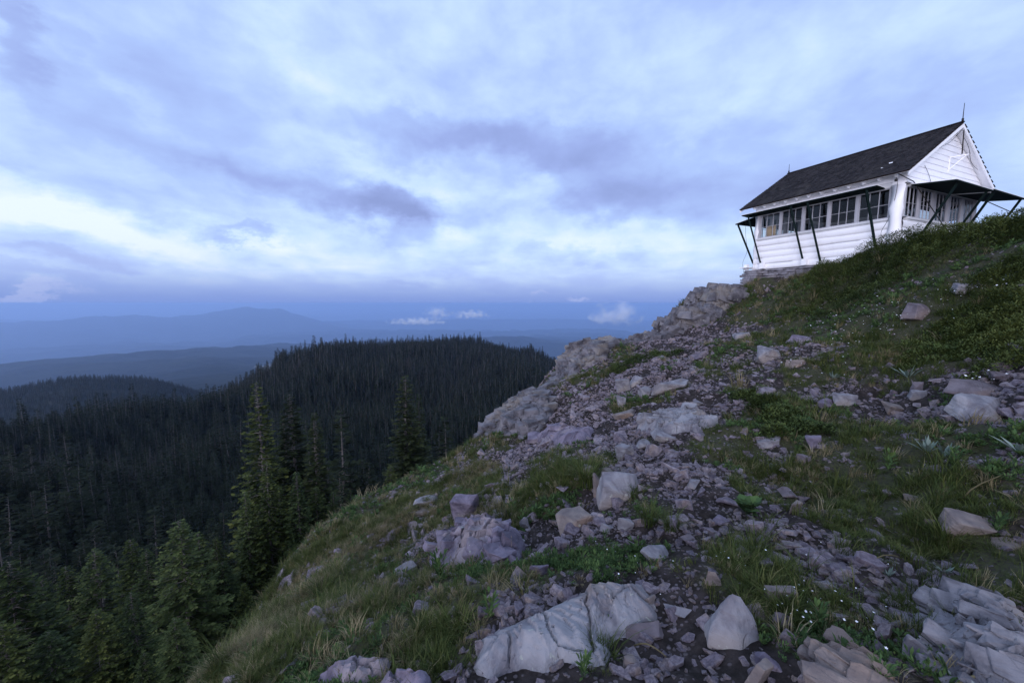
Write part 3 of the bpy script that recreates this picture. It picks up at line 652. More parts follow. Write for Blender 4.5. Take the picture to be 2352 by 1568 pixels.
# dry stone footing under the cabin
def hw(b, a, z):
    c_, s_ = math.cos(YAW), math.sin(YAW); return Vector((HC.x + b * c_ - a * s_, HC.y + b * s_ + a * c_, HC.z + z))
random.seed(9); mb = MB()
z = -.02; k = 0
while z > -1.45:
    h = random.uniform(.05, .10); a = 1.7 + random.uniform(0, .1); bat = .03 + (-z) * .33 + random.uniform(-.02, .02)
    if k == 0: bat = .10
    while a < HL + .35 - z * .15:
        L = random.uniform(.12, .42) * (1.6 if k < 1 else 1); d = bat + random.uniform(-.05, .05); hh = h * random.uniform(.72, .95)
        c0 = hw(-d, a, z - h); M4 = Matrix.Translation(c0) @ Matrix.Rotation(YAW + random.uniform(-.08, .08), 4, 'Z') @ Matrix.Rotation(random.uniform(-.06, .06), 4, 'X')
        vs = []
        for zz_ in (0, hh):
            for (x, y) in ((0, 0), (.5, 0), (.5, L - .012), (0, L - .012)): vs.append(M4 @ Vector((x + random.uniform(-.025, .02) * (x == 0), y + random.uniform(-.02, .02), zz_ + random.uniform(-.008, .008))))
        mb.add(vs, [(0, 3, 2, 1), (4, 5, 6, 7), (0, 1, 5, 4), (1, 2, 6, 5), (2, 3, 7, 6), (3, 0, 4, 7)]); a += L
    a = -.4
    while a < HW:      # the end under the far gable
        L = random.uniform(.15, .4); d = bat + random.uniform(-.05, .05); c0 = hw(a, HL + d - .3, z - h)
        M4 = Matrix.Translation(c0) @ Matrix.Rotation(YAW + random.uniform(-.08, .08), 4, 'Z'); mb.box((0, -.2, 0), (L - .01, .3, h * .9), 0, M4); a += L
    z -= h; k += 1
o = mb.build('stone_footing', M['stone_wall'], bevel=.008)
tag(o, 'dry stacked grey stone footing under the left corner of the white cabin', 'stone wall')
mb = MB(); q0 = P(1700, 676, 15.6); mb.beam(q0, q0 + Vector((.62, .25, .03)), .05, .03); mb.beam(q0 + Vector((.2, .08, -.3)), q0 + Vector((.2, .08, 0)), .03, .03)
o = mb.build('wooden_bench_board', WP); tag(o, 'small white board propped up at the foot of the stacked stone footing', 'board')

# ------------------------------------------------------------ stones
def hull_rock(seed, dims, npts=16, sub=0, rough=.03, flat=True, m=None, slab=False, box=False, shape=None):
    """angular broken stone: convex hull of random points, then facets roughened"""
    r_ = random.Random(seed); bm = bmesh.new()
    for q_ in (shape or [])  : bm.verts.new((q_[0] * dims[0], q_[1] * dims[1], q_[2] * dims[2]))
    for _ in range(0 if shape else npts):
        p = Vector((r_.uniform(-1, 1), r_.uniform(-1, 1), r_.uniform(-1, 1)))
        if box: p = Vector((math.copysign(r_.uniform(.5, 1.0), p.x), math.copysign(r_.uniform(.45, 1.0), p.y), math.copysign(r_.uniform(.7, 1.0), p.z)))
        elif slab: p.z = math.copysign(.75 + .25 * abs(p.z), p.z); p.xy = p.xy * (1.0 / max(.35, p.xy.length)) * r_.uniform(.75, 1.0)
        else: p = p.normalized() * r_.uniform(.8, 1.05) if r_.random() < .6 else p * .8
        bm.verts.new((p.x * dims[0] / 2, p.y * dims[1] / 2, p.z * dims[2] / 2))
    res = bmesh.ops.convex_hull(bm, input=bm.verts)
    junk = [x for x in res['geom_interior'] if isinstance(x, bmesh.types.BMVert)]
    bmesh.ops.delete(bm, geom=junk, context='VERTS')
    bm.normal_update()
    if sub:
        bmesh.ops.bevel(bm, geom=list(bm.edges), offset=.035 * min(dims), segments=1, affect='EDGES')
        bmesh.ops.triangulate(bm, faces=bm.faces)
        for _ in range(sub):
            el_ = sum(e.calc_length() for e in bm.edges) / max(1, len(bm.edges))
            bmesh.ops.subdivide_edges(bm, edges=[e for e in bm.edges if e.calc_length() > el_ * .55], cuts=1, use_grid_fill=False)
            bmesh.ops.triangulate(bm, faces=bm.faces)
        co = np.array([v.co for v in bm.verts]); bm.normal_update(); nn = np.array([v.normal for v in bm.verts]); S = max(dims)
        ax = np.array([.25, .15, 1.0]); lay = co @ ax / np.linalg.norm(ax) / S * 9 + vnoise3(co / S * 3, seed) * 1.2
        step = (np.floor(lay) - lay) + np.minimum(1, (lay - np.floor(lay)) * 4)
        d = (vnoise3(co / S * 3.1, seed) * 1.6 + vnoise3(co / S * 7.3, seed + 1) * .9 + vnoise3(co / S * 17, seed + 2) * .45) * rough * S + (_h(np.floor(lay).astype(int) + 50, np.full(len(lay), seed)) - .5) * rough * S * .8
        co2 = co + nn * d[:, None]
        for v, q in zip(bm.verts, co2): v.co = q
    me = bpy.data.meshes.new('rock'); bm.to_mesh(me); bm.free(); me.materials.append(m or M['stone_scree'])
    me.polygons.foreach_set('use_smooth', [False] * len(me.polygons)); return me
def tone(k): return M[{'pale': 'rock_pale', 'purple': 'rock_purple', 'dark': 'rock_dark', 'tan': 'rock_tan', 'cliff': 'rock_cliff', 'cliff_near': 'rock_near'}[k]]
def rock(u, v, wpx, hpx, kind, label, seed, depth=.8, slab=False, rot=None, tilt=None, Y=None, sink=.25, name='rock', sub=3, npts=15, cat='rock', box=False, shape=None):
    """u, v: where the foot of the stone touches the ground"""
    q = at(u, v, Y); s = q.y / F; w_ = wpx * s; th = math.atan2(-q.z, math.hypot(q.x, q.y)); cs, sn = math.cos(th), max(0, math.sin(th))
    depth = min(depth, hpx / wpx * .7 / max(sn, .12)); h_ = max(.35 * hpx * s, (hpx * s - depth * w_ * sn) / cs)
    me = hull_rock(seed, (w_ * 1.08, w_ * depth, h_ * (1 + sink) * 1.1), npts, sub, .022, m=tone(kind), slab=slab, box=box, shape=shape)
    o = link(name, me, None, (q.x, q.y + w_ * depth * .3, q.z + h_ * (.5 - sink * .35)))
    r_ = random.Random(seed); o.rotation_euler = (tilt or (r_.uniform(-.15, .15), r_.uniform(-.15, .15))) + (rot if rot is not None else r_.uniform(-.5, .5),)
    return tag(o, label, cat)
BR = [
 (1428,1148,104,80,'pale','large pale blue-grey block with a broad flat face standing above the scree',11,.7),
 (1385,1140,50,62,'tan','brown upright block leaning against the left side of the largest pale block',12,.8),
 (1712,1482,140,132,'pale','pale triangular boulder with a pointed top near the bottom edge',13,.75),
 (1775,1540,84,76,'purple','rounded purple boulder touching the foot of the pale triangular boulder',14,.8),
 (1748,1572,52,60,'tan','brown square-edged stone below the rounded purple boulder',15,.6),
 (1800,1382,68,44,'tan','orange and purple brick-shaped stone lying in grass above the pale triangular boulder',16,.6),
 (1808,1440,62,46,'dark','brown angular stone close to the right of the pale triangular boulder',17,.8),
 (2248,1228,112,58,'tan','broad rough pinkish boulder on bare soil near the right edge',18,.7),
 (1325,1215,118,72,'tan','brown streaked block with an orange stain downhill of the largest pale block',19,.8),
 (1515,1285,112,54,'pale','pale low rock on dark soil in the middle of the foreground slope',20,.8),
 (1072,1190,72,66,'purple','tall purple rock standing at the grassy left shoulder of the slope',21,.6),
 (972,1182,54,24,'tan','thin brown slab under the two stacked ledge stones at the grassy edge',23,.7),
 (1770,828,84,46,'pale','lone fissured bluish boulder halfway up the slope below the cabin',25,.8),
 (1830,842,34,20,'tan','small tan stone at the right foot of the lone fissured boulder',26,.8),
 (2122,726,56,28,'dark','dark brown boulder beside the juniper on the right slope',27,.8),
 (2112,905,50,34,'dark','dark square-topped stone in grass on the right of the slope',30,.7),
 (2115,915,34,20,'pale','pale lump in front of the dark square-topped stone',31,.7),
 (1948,928,54,28,'pale','pale tilted slab topping a row of stones right of centre',32,.7),
 (1905,935,50,26,'purple','purple tilted slab beside the pale slab in the row of stones',33,.7),
 (2060,948,50,24,'tan','brown striped flat stone at the right end of the row of stones',34,.7),
 (1772,1028,70,30,'pale','pale flat-topped stone by the juniper seedlings in the middle of the slope',35,.7),
 (1818,1142,62,30,'dark','grey blocky stone with a straight top edge in the middle of the slope',36,.7),
 (1822,1175,40,34,'tan','orange-sided split stone just below the grey blocky stone',37,.6),
 (1872,1030,48,36,'purple','upright purple stone between grass tufts right of centre',38,.7),
 (1855,1065,50,30,'dark','dark rounded stone below the upright purple stone',39,.7),
 (1432,898,34,34,'pale','small pale upright block left of the cluster below the low juniper',40,.8),
 (1462,884,34,26,'pale','grey upright stone at the foot of the low juniper mat',41,.8),
 (1485,912,48,34,'pale','pale square block in the middle of the cluster below the low juniper',42,.8),
 (1545,900,82,36,'pale','long pale slab at the right of the cluster below the low juniper',43,.7),
 (1428,935,30,30,'pale','pale wedge stone on the left of the cluster above the scree',44,.8),
 (1440,960,70,34,'tan','brown boulder under the pale wedge stone in the cluster above the scree',45,.8),
 (1600,930,36,16,'pale','small pale pointed stone right of the cluster below the low juniper',46,.8),
 (1710,775,50,12,'pale','thin pale flagstone lying flat high on the slope below the cabin',47,.8),
 (1845,790,70,26,'purple','grey flat stone up the slope between the lone boulder and the juniper',48,.8),
 (2230,668,46,16,'pale','pale flat stone among white flowers below the crest juniper',49,.8),
 (1582,1248,44,26,'dark','dark slab leaning in the scree left of the leafy green plant',50,.7),
 (1885,1310,56,38,'tan','tan stone bent like an arch on dark soil in the lower right',51,.6),
 (1935,1335,40,28,'dark','brown rounded stone right of the arch-shaped stone',52,.8),
 (1790,1205,76,24,'dark','long dark purple stone above the yellow-green grass tussock',53,.7),
 (1660,1205,52,30,'purple','dark stone beside the yellow-green grass tussock in the middle',54,.7),
 (1640,1345,38,40,'tan','narrow brown stone above the rectangular slab',55,.5),
 (1238,1320,62,44,'purple','pinkish square-topped block left of the dark soil pocket',56,.7),
 (1210,1215,48,42,'pale','pale leaf-shaped stone set upright among purple ledges',57,.5),
 (1180,1255,52,44,'pale','pale broken stone just below the leaf-shaped stone',58,.8),
 (1155,1300,72,54,'tan','brown tilted slab at the right foot of the purple outcrop',59,.7),
 (1395,1222,46,30,'pale','flat pale plate propped on the slope below the brown streaked block',60,.5),
 (1435,1218,40,34,'pale','second flat pale plate with a notched top below the brown streaked block',61,.5),
 (1420,1265,36,24,'tan','small tan block under the two pale plates',62,.7),
 (1488,1395,60,50,'tan','rough brown block wedged at the top right end of the long cracked outcrop',63,.7),
 (1480,1470,110,44,'dark','dark flat slab lying on the lower right end of the long cracked outcrop',64,.6),
 (1455,1540,50,42,'tan','pinkish square stone in the gravel below the dark flat slab',65,.7),
 (1960,1480,60,26,'pale','pale oval stone on black soil in the lower right',66,.7),
 (2060,1370,120,18,'dark','low dark ledge stone in black soil above the layered outcrop',67,.6),
 (2100,1150,40,20,'tan','small tan stone beside the silver plant on the right',68,.8),
 (2330,1260,90,36,'tan','flat brown rock at the right edge under green plants',69,.7),
 (1395,1100,30,30,'tan','small tan stone above the largest pale block',70,.8),
 (1600,1120,44,26,'pale','pale stone at the upper end of the scree patch',71,.8),
 (1490,1030,60,32,'pale','pale lump in the rubble band above the scree',72,.8),
 (1530,1010,60,28,'pale','pale split lump at the right of the rubble band',73,.8),
 (1440,1050,54,40,'pale','light block below the rubble band above the scree',74,.8),
 (1350,1085,46,30,'tan','stone half hidden by grass left of the grassy hump',75,.8),
 (1240,1010,60,24,'purple','purple flagstone on the shoulder above the grey ledges',76,.8),
 (1290,985,70,22,'purple','wide purple flagstone on the left shoulder in dry grass',77,.8),
 (2310,870,60,20,'dark','dark flat stone under the juniper at the right edge',78,.8),
]
SHP = {13: [(-.5,-.35,-.5),(.5,-.4,-.5),(.5,.3,-.5),(-.45,.4,-.5),(-.16,.35,.5),(.04,.4,.44),(-.5,-.2,-.22),(.46,-.1,-.2),(.24,.3,.18),(-.34,.25,.16),(0,-.45,-.25)],
       11: [(-.5,-.4,-.5),(.5,-.35,-.5),(.5,.4,-.5),(-.5,.4,-.5),(-.42,-.3,.32),(.1,-.42,-.05),(.5,-.2,0),(.42,.3,.42),(-.05,.25,.5),(-.4,.3,.48),(.2,.1,.46)],
       17: [(-.5,-.3,-.5),(.4,-.45,-.5),(.5,.3,-.5),(-.4,.4,-.5),(-.45,-.1,.2),(.1,.1,.5),(.5,0,.1),(.15,-.4,.1),(-.2,.35,.4)],
       27: [(-.5,-.4,-.5),(.5,-.4,-.5),(.5,.4,-.5),(-.5,.4,-.5),(-.42,-.3,.3),(.45,-.3,.2),(.4,.3,.42),(-.3,.35,.5),(0,-.1,.5),(.2,-.45,.1)],
       55: [(-.4,-.4,-.5),(.5,-.3,-.5),(.4,.4,-.5),(-.5,.4,-.5),(-.3,0,.5),(.15,.3,.42),(.45,-.1,.1),(-.45,-.3,.1)],
       16: [(-.5,-.35,-.5),(.5,-.35,-.5),(.5,.35,-.5),(-.5,.35,-.5),(-.5,-.3,.5),(.5,-.35,.5),(.48,.35,.5),(-.5,.35,.46)],
       15: [(-.45,-.4,-.5),(.5,-.4,-.5),(.45,.4,-.5),(-.5,.4,-.5),(-.4,-.35,.5),(.42,-.3,.5),(.4,.4,.5),(-.4,.35,.46)]}
for i, q in enumerate(BR): rock(q[0], q[1], q[2] * .93, q[3] * .93, *q[4:7], shape=SHP.get(q[6]), depth=q[7], slab=(i % 3 != 0), npts=(14 if i % 3 else 16), box=(i % 3 == 1), tilt=(.12 + .15 * math.sin(i * 2.1), .2 * math.sin(i * 3.7)), sink=.5)
rock(1568, 1418, 84, 30, 'pale', 'flat rectangular grey slab lying right of the long cracked outcrop', 80, .62, slab=True, rot=-.75, tilt=(.45, -.15), name='rock_slab', npts=9)
rock(975, 1160, 60, 26, 'pale', 'upper of the two stacked ledge stones at the grassy edge', 22, .7, slab=True, rot=.1, tilt=(0, -.1), name='rock_slab')
rock(930, 1318, 66, 30, 'pale', 'pale layered ledge stone in the grass left of the purple outcrop', 24, .7, slab=True, rot=.3, tilt=(.1, -.25), name='rock_slab')
rock(2300, 962, 170, 56, 'pale', 'long pale boulder at the right edge among green plants', 28, .6, slab=True, rot=.05, tilt=(.25, .05), name='rock_slab')
rock(2275, 905, 180, 32, 'dark', 'dark flat slab lying above the long pale boulder at the right edge', 29, .5, slab=True, rot=.0, tilt=(.2, .05), name='rock_slab')

def outcrop(poly, h, label, kind='pale', cell=.22, aniso=1.0, rot=0., seed=1, edge=.12, res=.016, rough=1., tilt=.35, step=.5, name='rock_outcrop', dome=0., lean=(0, 0), lay=None, dip=.35, blocks=None):
    """bedrock breaking through the turf: cracked, tilted facets over the ground inside a polygon"""
    pts = [at(*q) for q in poly]; px_ = np.array([p.x for p in pts]); py_ = np.array([p.y for p in pts])
    x0, x1, y0, y1 = px_.min(), px_.max(), py_.min(), py_.max(); nx = int((x1 - x0) / res) + 2; ny = int((y1 - y0) / res) + 2
    if nx * ny > 160000: k = math.sqrt(nx * ny / 160000); nx = int(nx / k); ny = int(ny / k)
    x, y = np.meshgrid(np.linspace(x0, x1, nx), np.linspace(y0, y1, ny)); wx = fbm(x, y, 2.5 / cell * .3, 3, seed) * cell * .7; wy = fbm(x, y, 2.5 / cell * .3, 3, seed + 9) * cell * .7
    ins = np.zeros(x.shape, bool); dist = np.full(x.shape, 9e9); n = len(pts); xe, ye = x + wx * .5, y + wy * .5
    for i in range(n):
        ax, ay, bx, by = px_[i], py_[i], px_[(i + 1) % n], py_[(i + 1) % n]
        c = ((ay > ye) != (by > ye)) & (xe < (bx - ax) * (ye - ay) / (by - ay + 1e-12) + ax); ins ^= c
        t_ = np.clip(((xe - ax) * (bx - ax) + (ye - ay) * (by - ay)) / ((bx - ax) ** 2 + (by - ay) ** 2 + 1e-12), 0, 1)
        dist = np.minimum(dist, np.hypot(xe - ax - t_ * (bx - ax), ye - ay - t_ * (by - ay)))
    d = np.where(ins, dist, 0); c_, s_ = math.cos(rot), math.sin(rot)
    X_ = ((x + wx) * c_ + (y + wy) * s_) / cell; Y_ = (-(x + wx) * s_ + (y + wy) * c_) / cell / aniso
    f1, gap, idn, cx, cy = cells(X_, Y_, seed); f1b, gapb, idb, cxb, cyb = cells(X_ * 2.6 + 5, Y_ * 2.6, seed + 3)
    fac = (idn[0] - .5) * step * .75 + ((X_ - cx) * (idn[1] - .5) + (Y_ - cy) * (idn[2] - .5)) * tilt * 2
    facb = (idb[0] - .5) * step * .35 + ((X_ * 2.6 + 5 - cxb) * (idb[1] - .5) + (Y_ * 2.6 - cyb) * (idb[2] - .5)) * tilt * .5
    crack = np.clip(1 - gap / .10, 0, 1) * .28 + np.clip(1 - gapb / .12, 0, 1) * .06
    rise = np.clip(d / edge, 0, 1) ** .6; W_ = np.sqrt(max(1e-6, (x1 - x0) * (y1 - y0)))
    top = h * (.62 + .5 * fac + .35 * facb * rough - crack * 1.1 * rough + dome * np.clip(d / W_ * 3, 0, 1)) + (x - x0) * lean[0] + (y - y0) * lean[1]
    lt = lay or h * .16; q = (top + (x * c_ + y * s_) * dip) / lt + fbm(x, y, 3 / cell * .3, 3, seed + 60) * 1.6 + idn[1] * 3; fq = q - np.floor(q)
    terr = (np.floor(q) + np.clip(fq * 5, 0, 1) - q + .5) * lt; top = top + terr * .95 * rise
    z = H(x.ravel(), y.ravel()).reshape(x.shape) + fbm(x, y, .9, 4, 21, .5) * .10 + rise * top - .06 * (1 - rise) + fbm(x, y, 9, 4, seed + 30) * h * .10 * rough - (~ins) * .1
    i = np.arange(x.size).reshape(x.shape); keep = (ins[:-1, :-1] | ins[1:, 1:] | ins[:-1, 1:] | ins[1:, :-1])
    f = np.stack([i[:-1, :-1], i[:-1, 1:], i[1:, 1:], i[1:, :-1]], -1)[keep]
    us, inv = np.unique(f, return_inverse=True)
    hx = x - (fbm(x, y, 6, 3, seed + 40) * .06) * rise; hy = y - (.5 * h) * rise * np.clip(1 - d / (edge * 2), 0, 1) * .3
    v = np.stack([hx, hy, z], -1).reshape(-1, 3)[us]
    if not blocks:
        me = mesh_np(name, v, inv.reshape(f.shape), [tone(kind)], smooth=False); o = link(name, me); return tag(o, label, 'rock outcrop')
    q = inv.reshape(f.shape); F3 = [np.concatenate([q[:, [0, 1, 2]], q[:, [0, 2, 3]]])]; V3 = [v]; nv = len(v); rr_ = np.random.default_rng(seed + 500)
    nb, smin, smax, bsub, bvec, spread = blocks; ii = np.argwhere(ins); protos = []
    for k in range(6):
        r6 = random.Random(seed * 10 + k); pm = hull_rock(seed * 10 + k, (1, (r6.uniform(.28, .55) if spread < .2 else r6.uniform(.35, .7)) if bsub else r6.uniform(.6, .9), r6.uniform(.22, .4) if bsub else r6.uniform(.35, .6)), 18, bsub, .05, slab=True, box=True)
        pv = np.empty(len(pm.vertices) * 3); pm.vertices.foreach_get('co', pv); pm.calc_loop_triangles(); pt = np.empty(len(pm.loop_triangles) * 3, np.int64); pm.loop_triangles.foreach_get('vertices', pt); protos.append((pv.reshape(-1, 3), pt.reshape(-1, 3)))
    for k in range(nb):
        j = ii[rr_.integers(len(ii))]; s_k = smin * (smax / smin) ** (rr_.random() ** 1.6); pv, pt = protos[rr_.integers(6)]
        Mx = Matrix.Rotation(bvec[2] + rr_.normal(0, spread), 3, 'Z') @ Matrix.Rotation(bvec[1] + rr_.normal(0, spread * .5), 3, 'Y') @ Matrix.Rotation(bvec[0] + rr_.normal(0, spread * .5), 3, 'X')
        g = (pv * s_k * np.array([1, rr_.uniform(.8, 1.2), rr_.uniform(.7, 1.3)])) @ np.array(Mx).T + np.array([hx[tuple(j)], hy[tuple(j)], z[tuple(j)] - s_k * (.10 if bsub else .04)])
        V3.append(g); F3.append(pt + nv); nv += len(g)
    me = mesh_np(name, np.concatenate(V3), np.concatenate(F3), [tone(kind)], smooth=False); o = link(name, me); return tag(o, label, 'rock outcrop')
outcrop([(1072,1525),(1090,1480),(1140,1445),(1200,1415),(1260,1390),(1330,1358),(1420,1342),(1490,1338),(1508,1372),(1515,1430),(1470,1455),(1420,1480),(1400,1525),(1300,1530),(1240,1565),(1190,1545),(1120,1570)], .11, 'long pale cracked outcrop running across the bottom centre', 'pale', .26, 1.5, .35, 3, .15, .008, tilt=.55, step=.5)
outcrop([(700,1580),(780,1530),(860,1492),(905,1505),(890,1545),(820,1600)], .12, 'purple flat-topped ledge by the grass at the bottom left of the slope', 'purple', .22, 1.4, .6, 5, .08, .01)
outcrop([(850,1600),(895,1562),(990,1560),(1025,1590),(1010,1640),(860,1650)], .13, 'rounded purple ledge cut by the bottom edge of the view', 'purple', .3, 1.2, .3, 6, .08, .01)
outcrop([(985,1300),(1015,1255),(1055,1215),(1110,1195),(1165,1205),(1205,1250),(1195,1305),(1120,1312),(1050,1300)], .34, 'purple knobbly outcrop with a steep left face on the grassy shoulder', 'purple', .28, 1.2, .5, 7, .28, .012, step=.4, blocks=(26, 0.14, 0.4, 2, (0.1, 0.15, 0.5), 0.4))
outcrop([(1100,1066,10.2),(1108,1018,11.4),(1130,992,11.8),(1180,965,12),(1250,972,11.2),(1275,1000,10),(1235,1040,9),(1150,1062,9.6)], .38, 'grey and purple cliff edge dropping off to the forest at the left of the slope', 'cliff', .55, 1.1, .4, 8, .3, .03, step=.5, blocks=(220, 0.12, 0.5, 0, (0.1, -0.15, 0.5), 0.3))
outcrop([(1205,962,12.6),(1235,925,13.4),(1262,905,14),(1285,915,13),(1300,945,12),(1250,965,11.8)], .22, 'low grey ledge between the two cliff edges on the left', 'cliff', .5, 1.2, .4, 9, .2, .03, step=.3, blocks=(60, 0.12, 0.5, 0, (0.1, -0.15, 0.5), 0.3))
outcrop([(1258,905,13.6),(1266,862,14.6),(1295,832,15.6),(1350,826,16),(1405,826,16.2),(1425,858,14.4),(1385,890,13),(1310,908,12.8)], .42, 'square-topped crag on the skyline just right of the wooded hill', 'cliff', .6, .8, .3, 10, .35, .035, step=.4, blocks=(240, 0.12, 0.6, 0, (0.05, -0.1, 0.4), 0.25))
outcrop([(1485,775,16.8),(1525,735,17.2),(1575,700,17.2),(1640,690,17.0),(1702,684,16.6),(1700,706,15.4),(1650,725,15),(1600,755,15),(1540,780,15.2)], .55, 'tall jointed grey crag on the skyline left of the cabin', 'cliff', .55, .7, .4, 15, .4, .035, step=.35, tilt=.3, blocks=(320, 0.15, 0.8, 0, (0.1, 0.28, 0.4), 0.2))
outcrop([(1415,815,16.4),(1445,788,16.8),(1500,770,16.6),(1545,785,15.6),(1520,812,14.5),(1450,825,15)], .25, 'broken grey ledges on the skyline below the tall jointed crag', 'cliff', .5, .8, .4, 16, .3, .035, step=.4, blocks=(150, 0.15, 0.6, 0, (0.1, 0.2, 0.4), 0.25))
outcrop([(2110,1470),(2125,1390),(2190,1352),(2260,1370),(2330,1430),(2440,1520),(2440,1640),(2200,1640),(2140,1560)], .17, 'layered outcrop of steep grey slabs at the bottom right corner', 'cliff_near', .10, 3., -.8, 17, .14, .006, step=.7, tilt=.6, blocks=(120, 0.07, 0.26, 2, (0.55, 0.1, -0.85), 0.19))
outcrop([(1820,1560),(1880,1490),(1955,1450),(2010,1465),(2080,1560),(2110,1660),(1850,1660)], .11, 'brown layered rock with split slabs at the bottom edge right of centre', 'tan', .10, 3.8, -.8, 18, .12, .007, step=.4, tilt=.4, blocks=(60, 0.07, 0.24, 2, (0.5, 0.1, -0.85), 0.19))
outcrop([(600,1345),(660,1318),(740,1290),(760,1300),(700,1335),(640,1352)], .05, 'narrow stony strip crossing the grass at the lower left', 'purple', .25, 1., .5, 19, .12, .02)
outcrop([(850,1245),(900,1212),(960,1190),(985,1200),(930,1228),(880,1250)], .08, 'stony rib in the grass between the fir trees and the purple outcrop', 'purple', .3, 1., .5, 20, .12, .02)
outcrop([(1225,1012),(1260,985),(1320,975),(1370,985),(1350,1010),(1280,1022)], .14, 'flat purple ledge set in turf near the left shoulder', 'purple', .3, 1.3, .2, 22, .12, .02)
outcrop([(1460,985),(1500,958),(1560,948),(1620,955),(1660,975),(1600,1000),(1520,1005)], .22, 'broken pale rubble ledge crossing the slope above the scree', 'pale', .22, 1.2, .2, 23, .1, .018, step=.6, blocks=(30, 0.12, 0.4, 1, (0.1, 0.1, 0.3), 0.5))

# ------------------------------------------------------------ scatter
def scatter(name, pts, rot, scl, idx, protos, label=None, cat=None):
    """one object whose many small members come from a few source shapes"""
    pts = np.asarray(pts, np.float32); n = len(pts)
    col = bpy.data.collections.new('source_' + name)
    for i, me in enumerate(protos):
        o = bpy.data.objects.new('%s_source_%02d' % (name, i), me); col.objects.link(o)
    me = bpy.data.meshes.new(name); me.vertices.add(n); me.vertices.foreach_set('co', pts.ravel())
    for nm, typ, dat, key in (('rot', 'FLOAT_VECTOR', rot, 'vector'), ('scl', 'FLOAT_VECTOR', scl, 'vector'), ('idx', 'INT', idx, 'value')):
        a = me.attributes.new(nm, typ, 'POINT'); a.data.foreach_set(key, np.asarray(dat, np.float32 if key == 'vector' else np.int32).ravel())
    o = link(name, me)
    ng = bpy.data.node_groups.new(name, 'GeometryNodeTree'); ng.interface.new_socket('Geometry', in_out='INPUT', socket_type='NodeSocketGeometry'); ng.interface.new_socket('Geometry', in_out='OUTPUT', socket_type='NodeSocketGeometry')
    N = ng.nodes; Lk = ng.links; gi = N.new('NodeGroupInput'); go = N.new('NodeGroupOutput'); ip = N.new('GeometryNodeInstanceOnPoints'); ci = N.new('GeometryNodeCollectionInfo')
    ci.inputs['Collection'].default_value = col; ci.inputs['Separate Children'].default_value = True; ci.inputs['Reset Children'].default_value = True
    def at_(nm, typ): q = N.new('GeometryNodeInputNamedAttribute'); q.data_type = typ; q.inputs['Name'].default_value = nm; return q.outputs['Attribute']
    er = N.new('FunctionNodeEulerToRotation'); Lk.new(at_('rot', 'FLOAT_VECTOR'), er.inputs[0])
    Lk.new(gi.outputs[0], ip.inputs['Points']); Lk.new(ci.outputs[0], ip.inputs['Instance']); ip.inputs['Pick Instance'].default_value = True
    Lk.new(at_('idx', 'INT'), ip.inputs['Instance Index']); Lk.new(er.outputs[0], ip.inputs['Rotation']); Lk.new(at_('scl', 'FLOAT_VECTOR'), ip.inputs['Scale'])
    Lk.new(ip.outputs[0], go.inputs[0]); md = o.modifiers.new('scatter', 'NODES'); md.node_group = ng
    tag(o, label, cat, kind='stuff'); return o
def sector(n, r0, r1, a0=-62, a1=62):
    r = np.sqrt(rng.uniform(r0 * r0, r1 * r1, n)); a = rng.uniform(R(a0), R(a1), n); return r * np.sin(a), r * np.cos(a)
def in_frame(x, y, z, m=60):
    c, s = math.cos(PITCH), math.sin(PITCH); Yc = y * c - z * s; Zc = y * s + z * c; Yc = np.maximum(Yc, .05)
    u = 1176 + F * x / Yc; v = 784 - F * Zc / Yc; return (u > -m) & (u < 2352 + m) & (v < 1568 + m * 2), u, v
def under_cabin(x, y):
    dx, dy = x - HC.x, y - HC.y; b = dx * math.cos(YAW) + dy * math.sin(YAW); a = -dx * math.sin(YAW) + dy * math.cos(YAW)
    return (b > -.5) & (b < HW + .3) & (a > -.4) & (a < HL + .5)
def dens(x, y, seed, sc): return fbm(x, y, sc, 3, seed) * 1.3 + .5
# scree: five size classes
SP = [hull_rock(200 + i, (1, random.Random(i).uniform(.55, .9), random.Random(i + 50).uniform(.22, .5)), 12 + i % 5, slab=(i % 3 == 0), box=(i % 3 == 1)) for i in range(14)]
SPF = [hull_rock(300 + i, (1, random.Random(i).uniform(.55, .9), random.Random(i + 50).uniform(.25, .55)), 14, 2, .03, slab=(i % 3 == 0), box=(i % 3 == 1)) for i in range(14)]
big = []
sx, sy, ss = [], [], []
for (s0, n, r1) in ((.022, 34000, 6), (.04, 60000, 10), (.065, 90000, 17), (.11, 70000, 26), (.19, 6000, 27), (.32, 300, 24)):
    x, y = sector(n, .9, r1); g_ = 1 - veg(x, y); pr = g_ ** .95 * np.clip(dens(x, y, 61, 1.1), 0.12, 1) * np.clip(dens(x, y, 67, 4.), .15, 1) * 2.2
    pr = pr + (.05 if s0 > .1 else .05)
    k = rng.random(n) < pr; x, y = x[k], y[k]; s = s0 * np.exp(rng.normal(0, .32, len(x)))
    s = np.minimum(s, .06 * np.hypot(x, y)); k = ~under_cabin(x, y); sx.append(x[k]); sy.append(y[k]); ss.append(s[k])
x, y, s = map(np.concatenate, (sx, sy, ss)); z = Hd(x, y) + s * .02
ok, u, v = in_frame(x, y, z, 80); x, y, z, s = x[ok], y[ok], z[ok], s[ok]; r = np.hypot(x, y)
ok = s / r * F > 1.6; x, y, z, s, r = x[ok], y[ok], z[ok], s[ok], r[ok]
eps = .15; gx = (H(x + eps, y) - H(x - eps, y)) / (2 * eps); gy = (H(x, y + eps) - H(x, y - eps)) / (2 * eps)
rot = np.stack([np.arctan(gy) * .8 + rng.normal(0, .22, len(x)), -np.arctan(gx) * .8 + rng.normal(0, .22, len(x)), rng.uniform(0, 6.28, len(x))], -1)
scl = np.stack([s, s * rng.uniform(.7, 1.1, len(x)), s * rng.uniform(.7, 1.3, len(x))], -1); idx = rng.integers(0, 14, len(x))
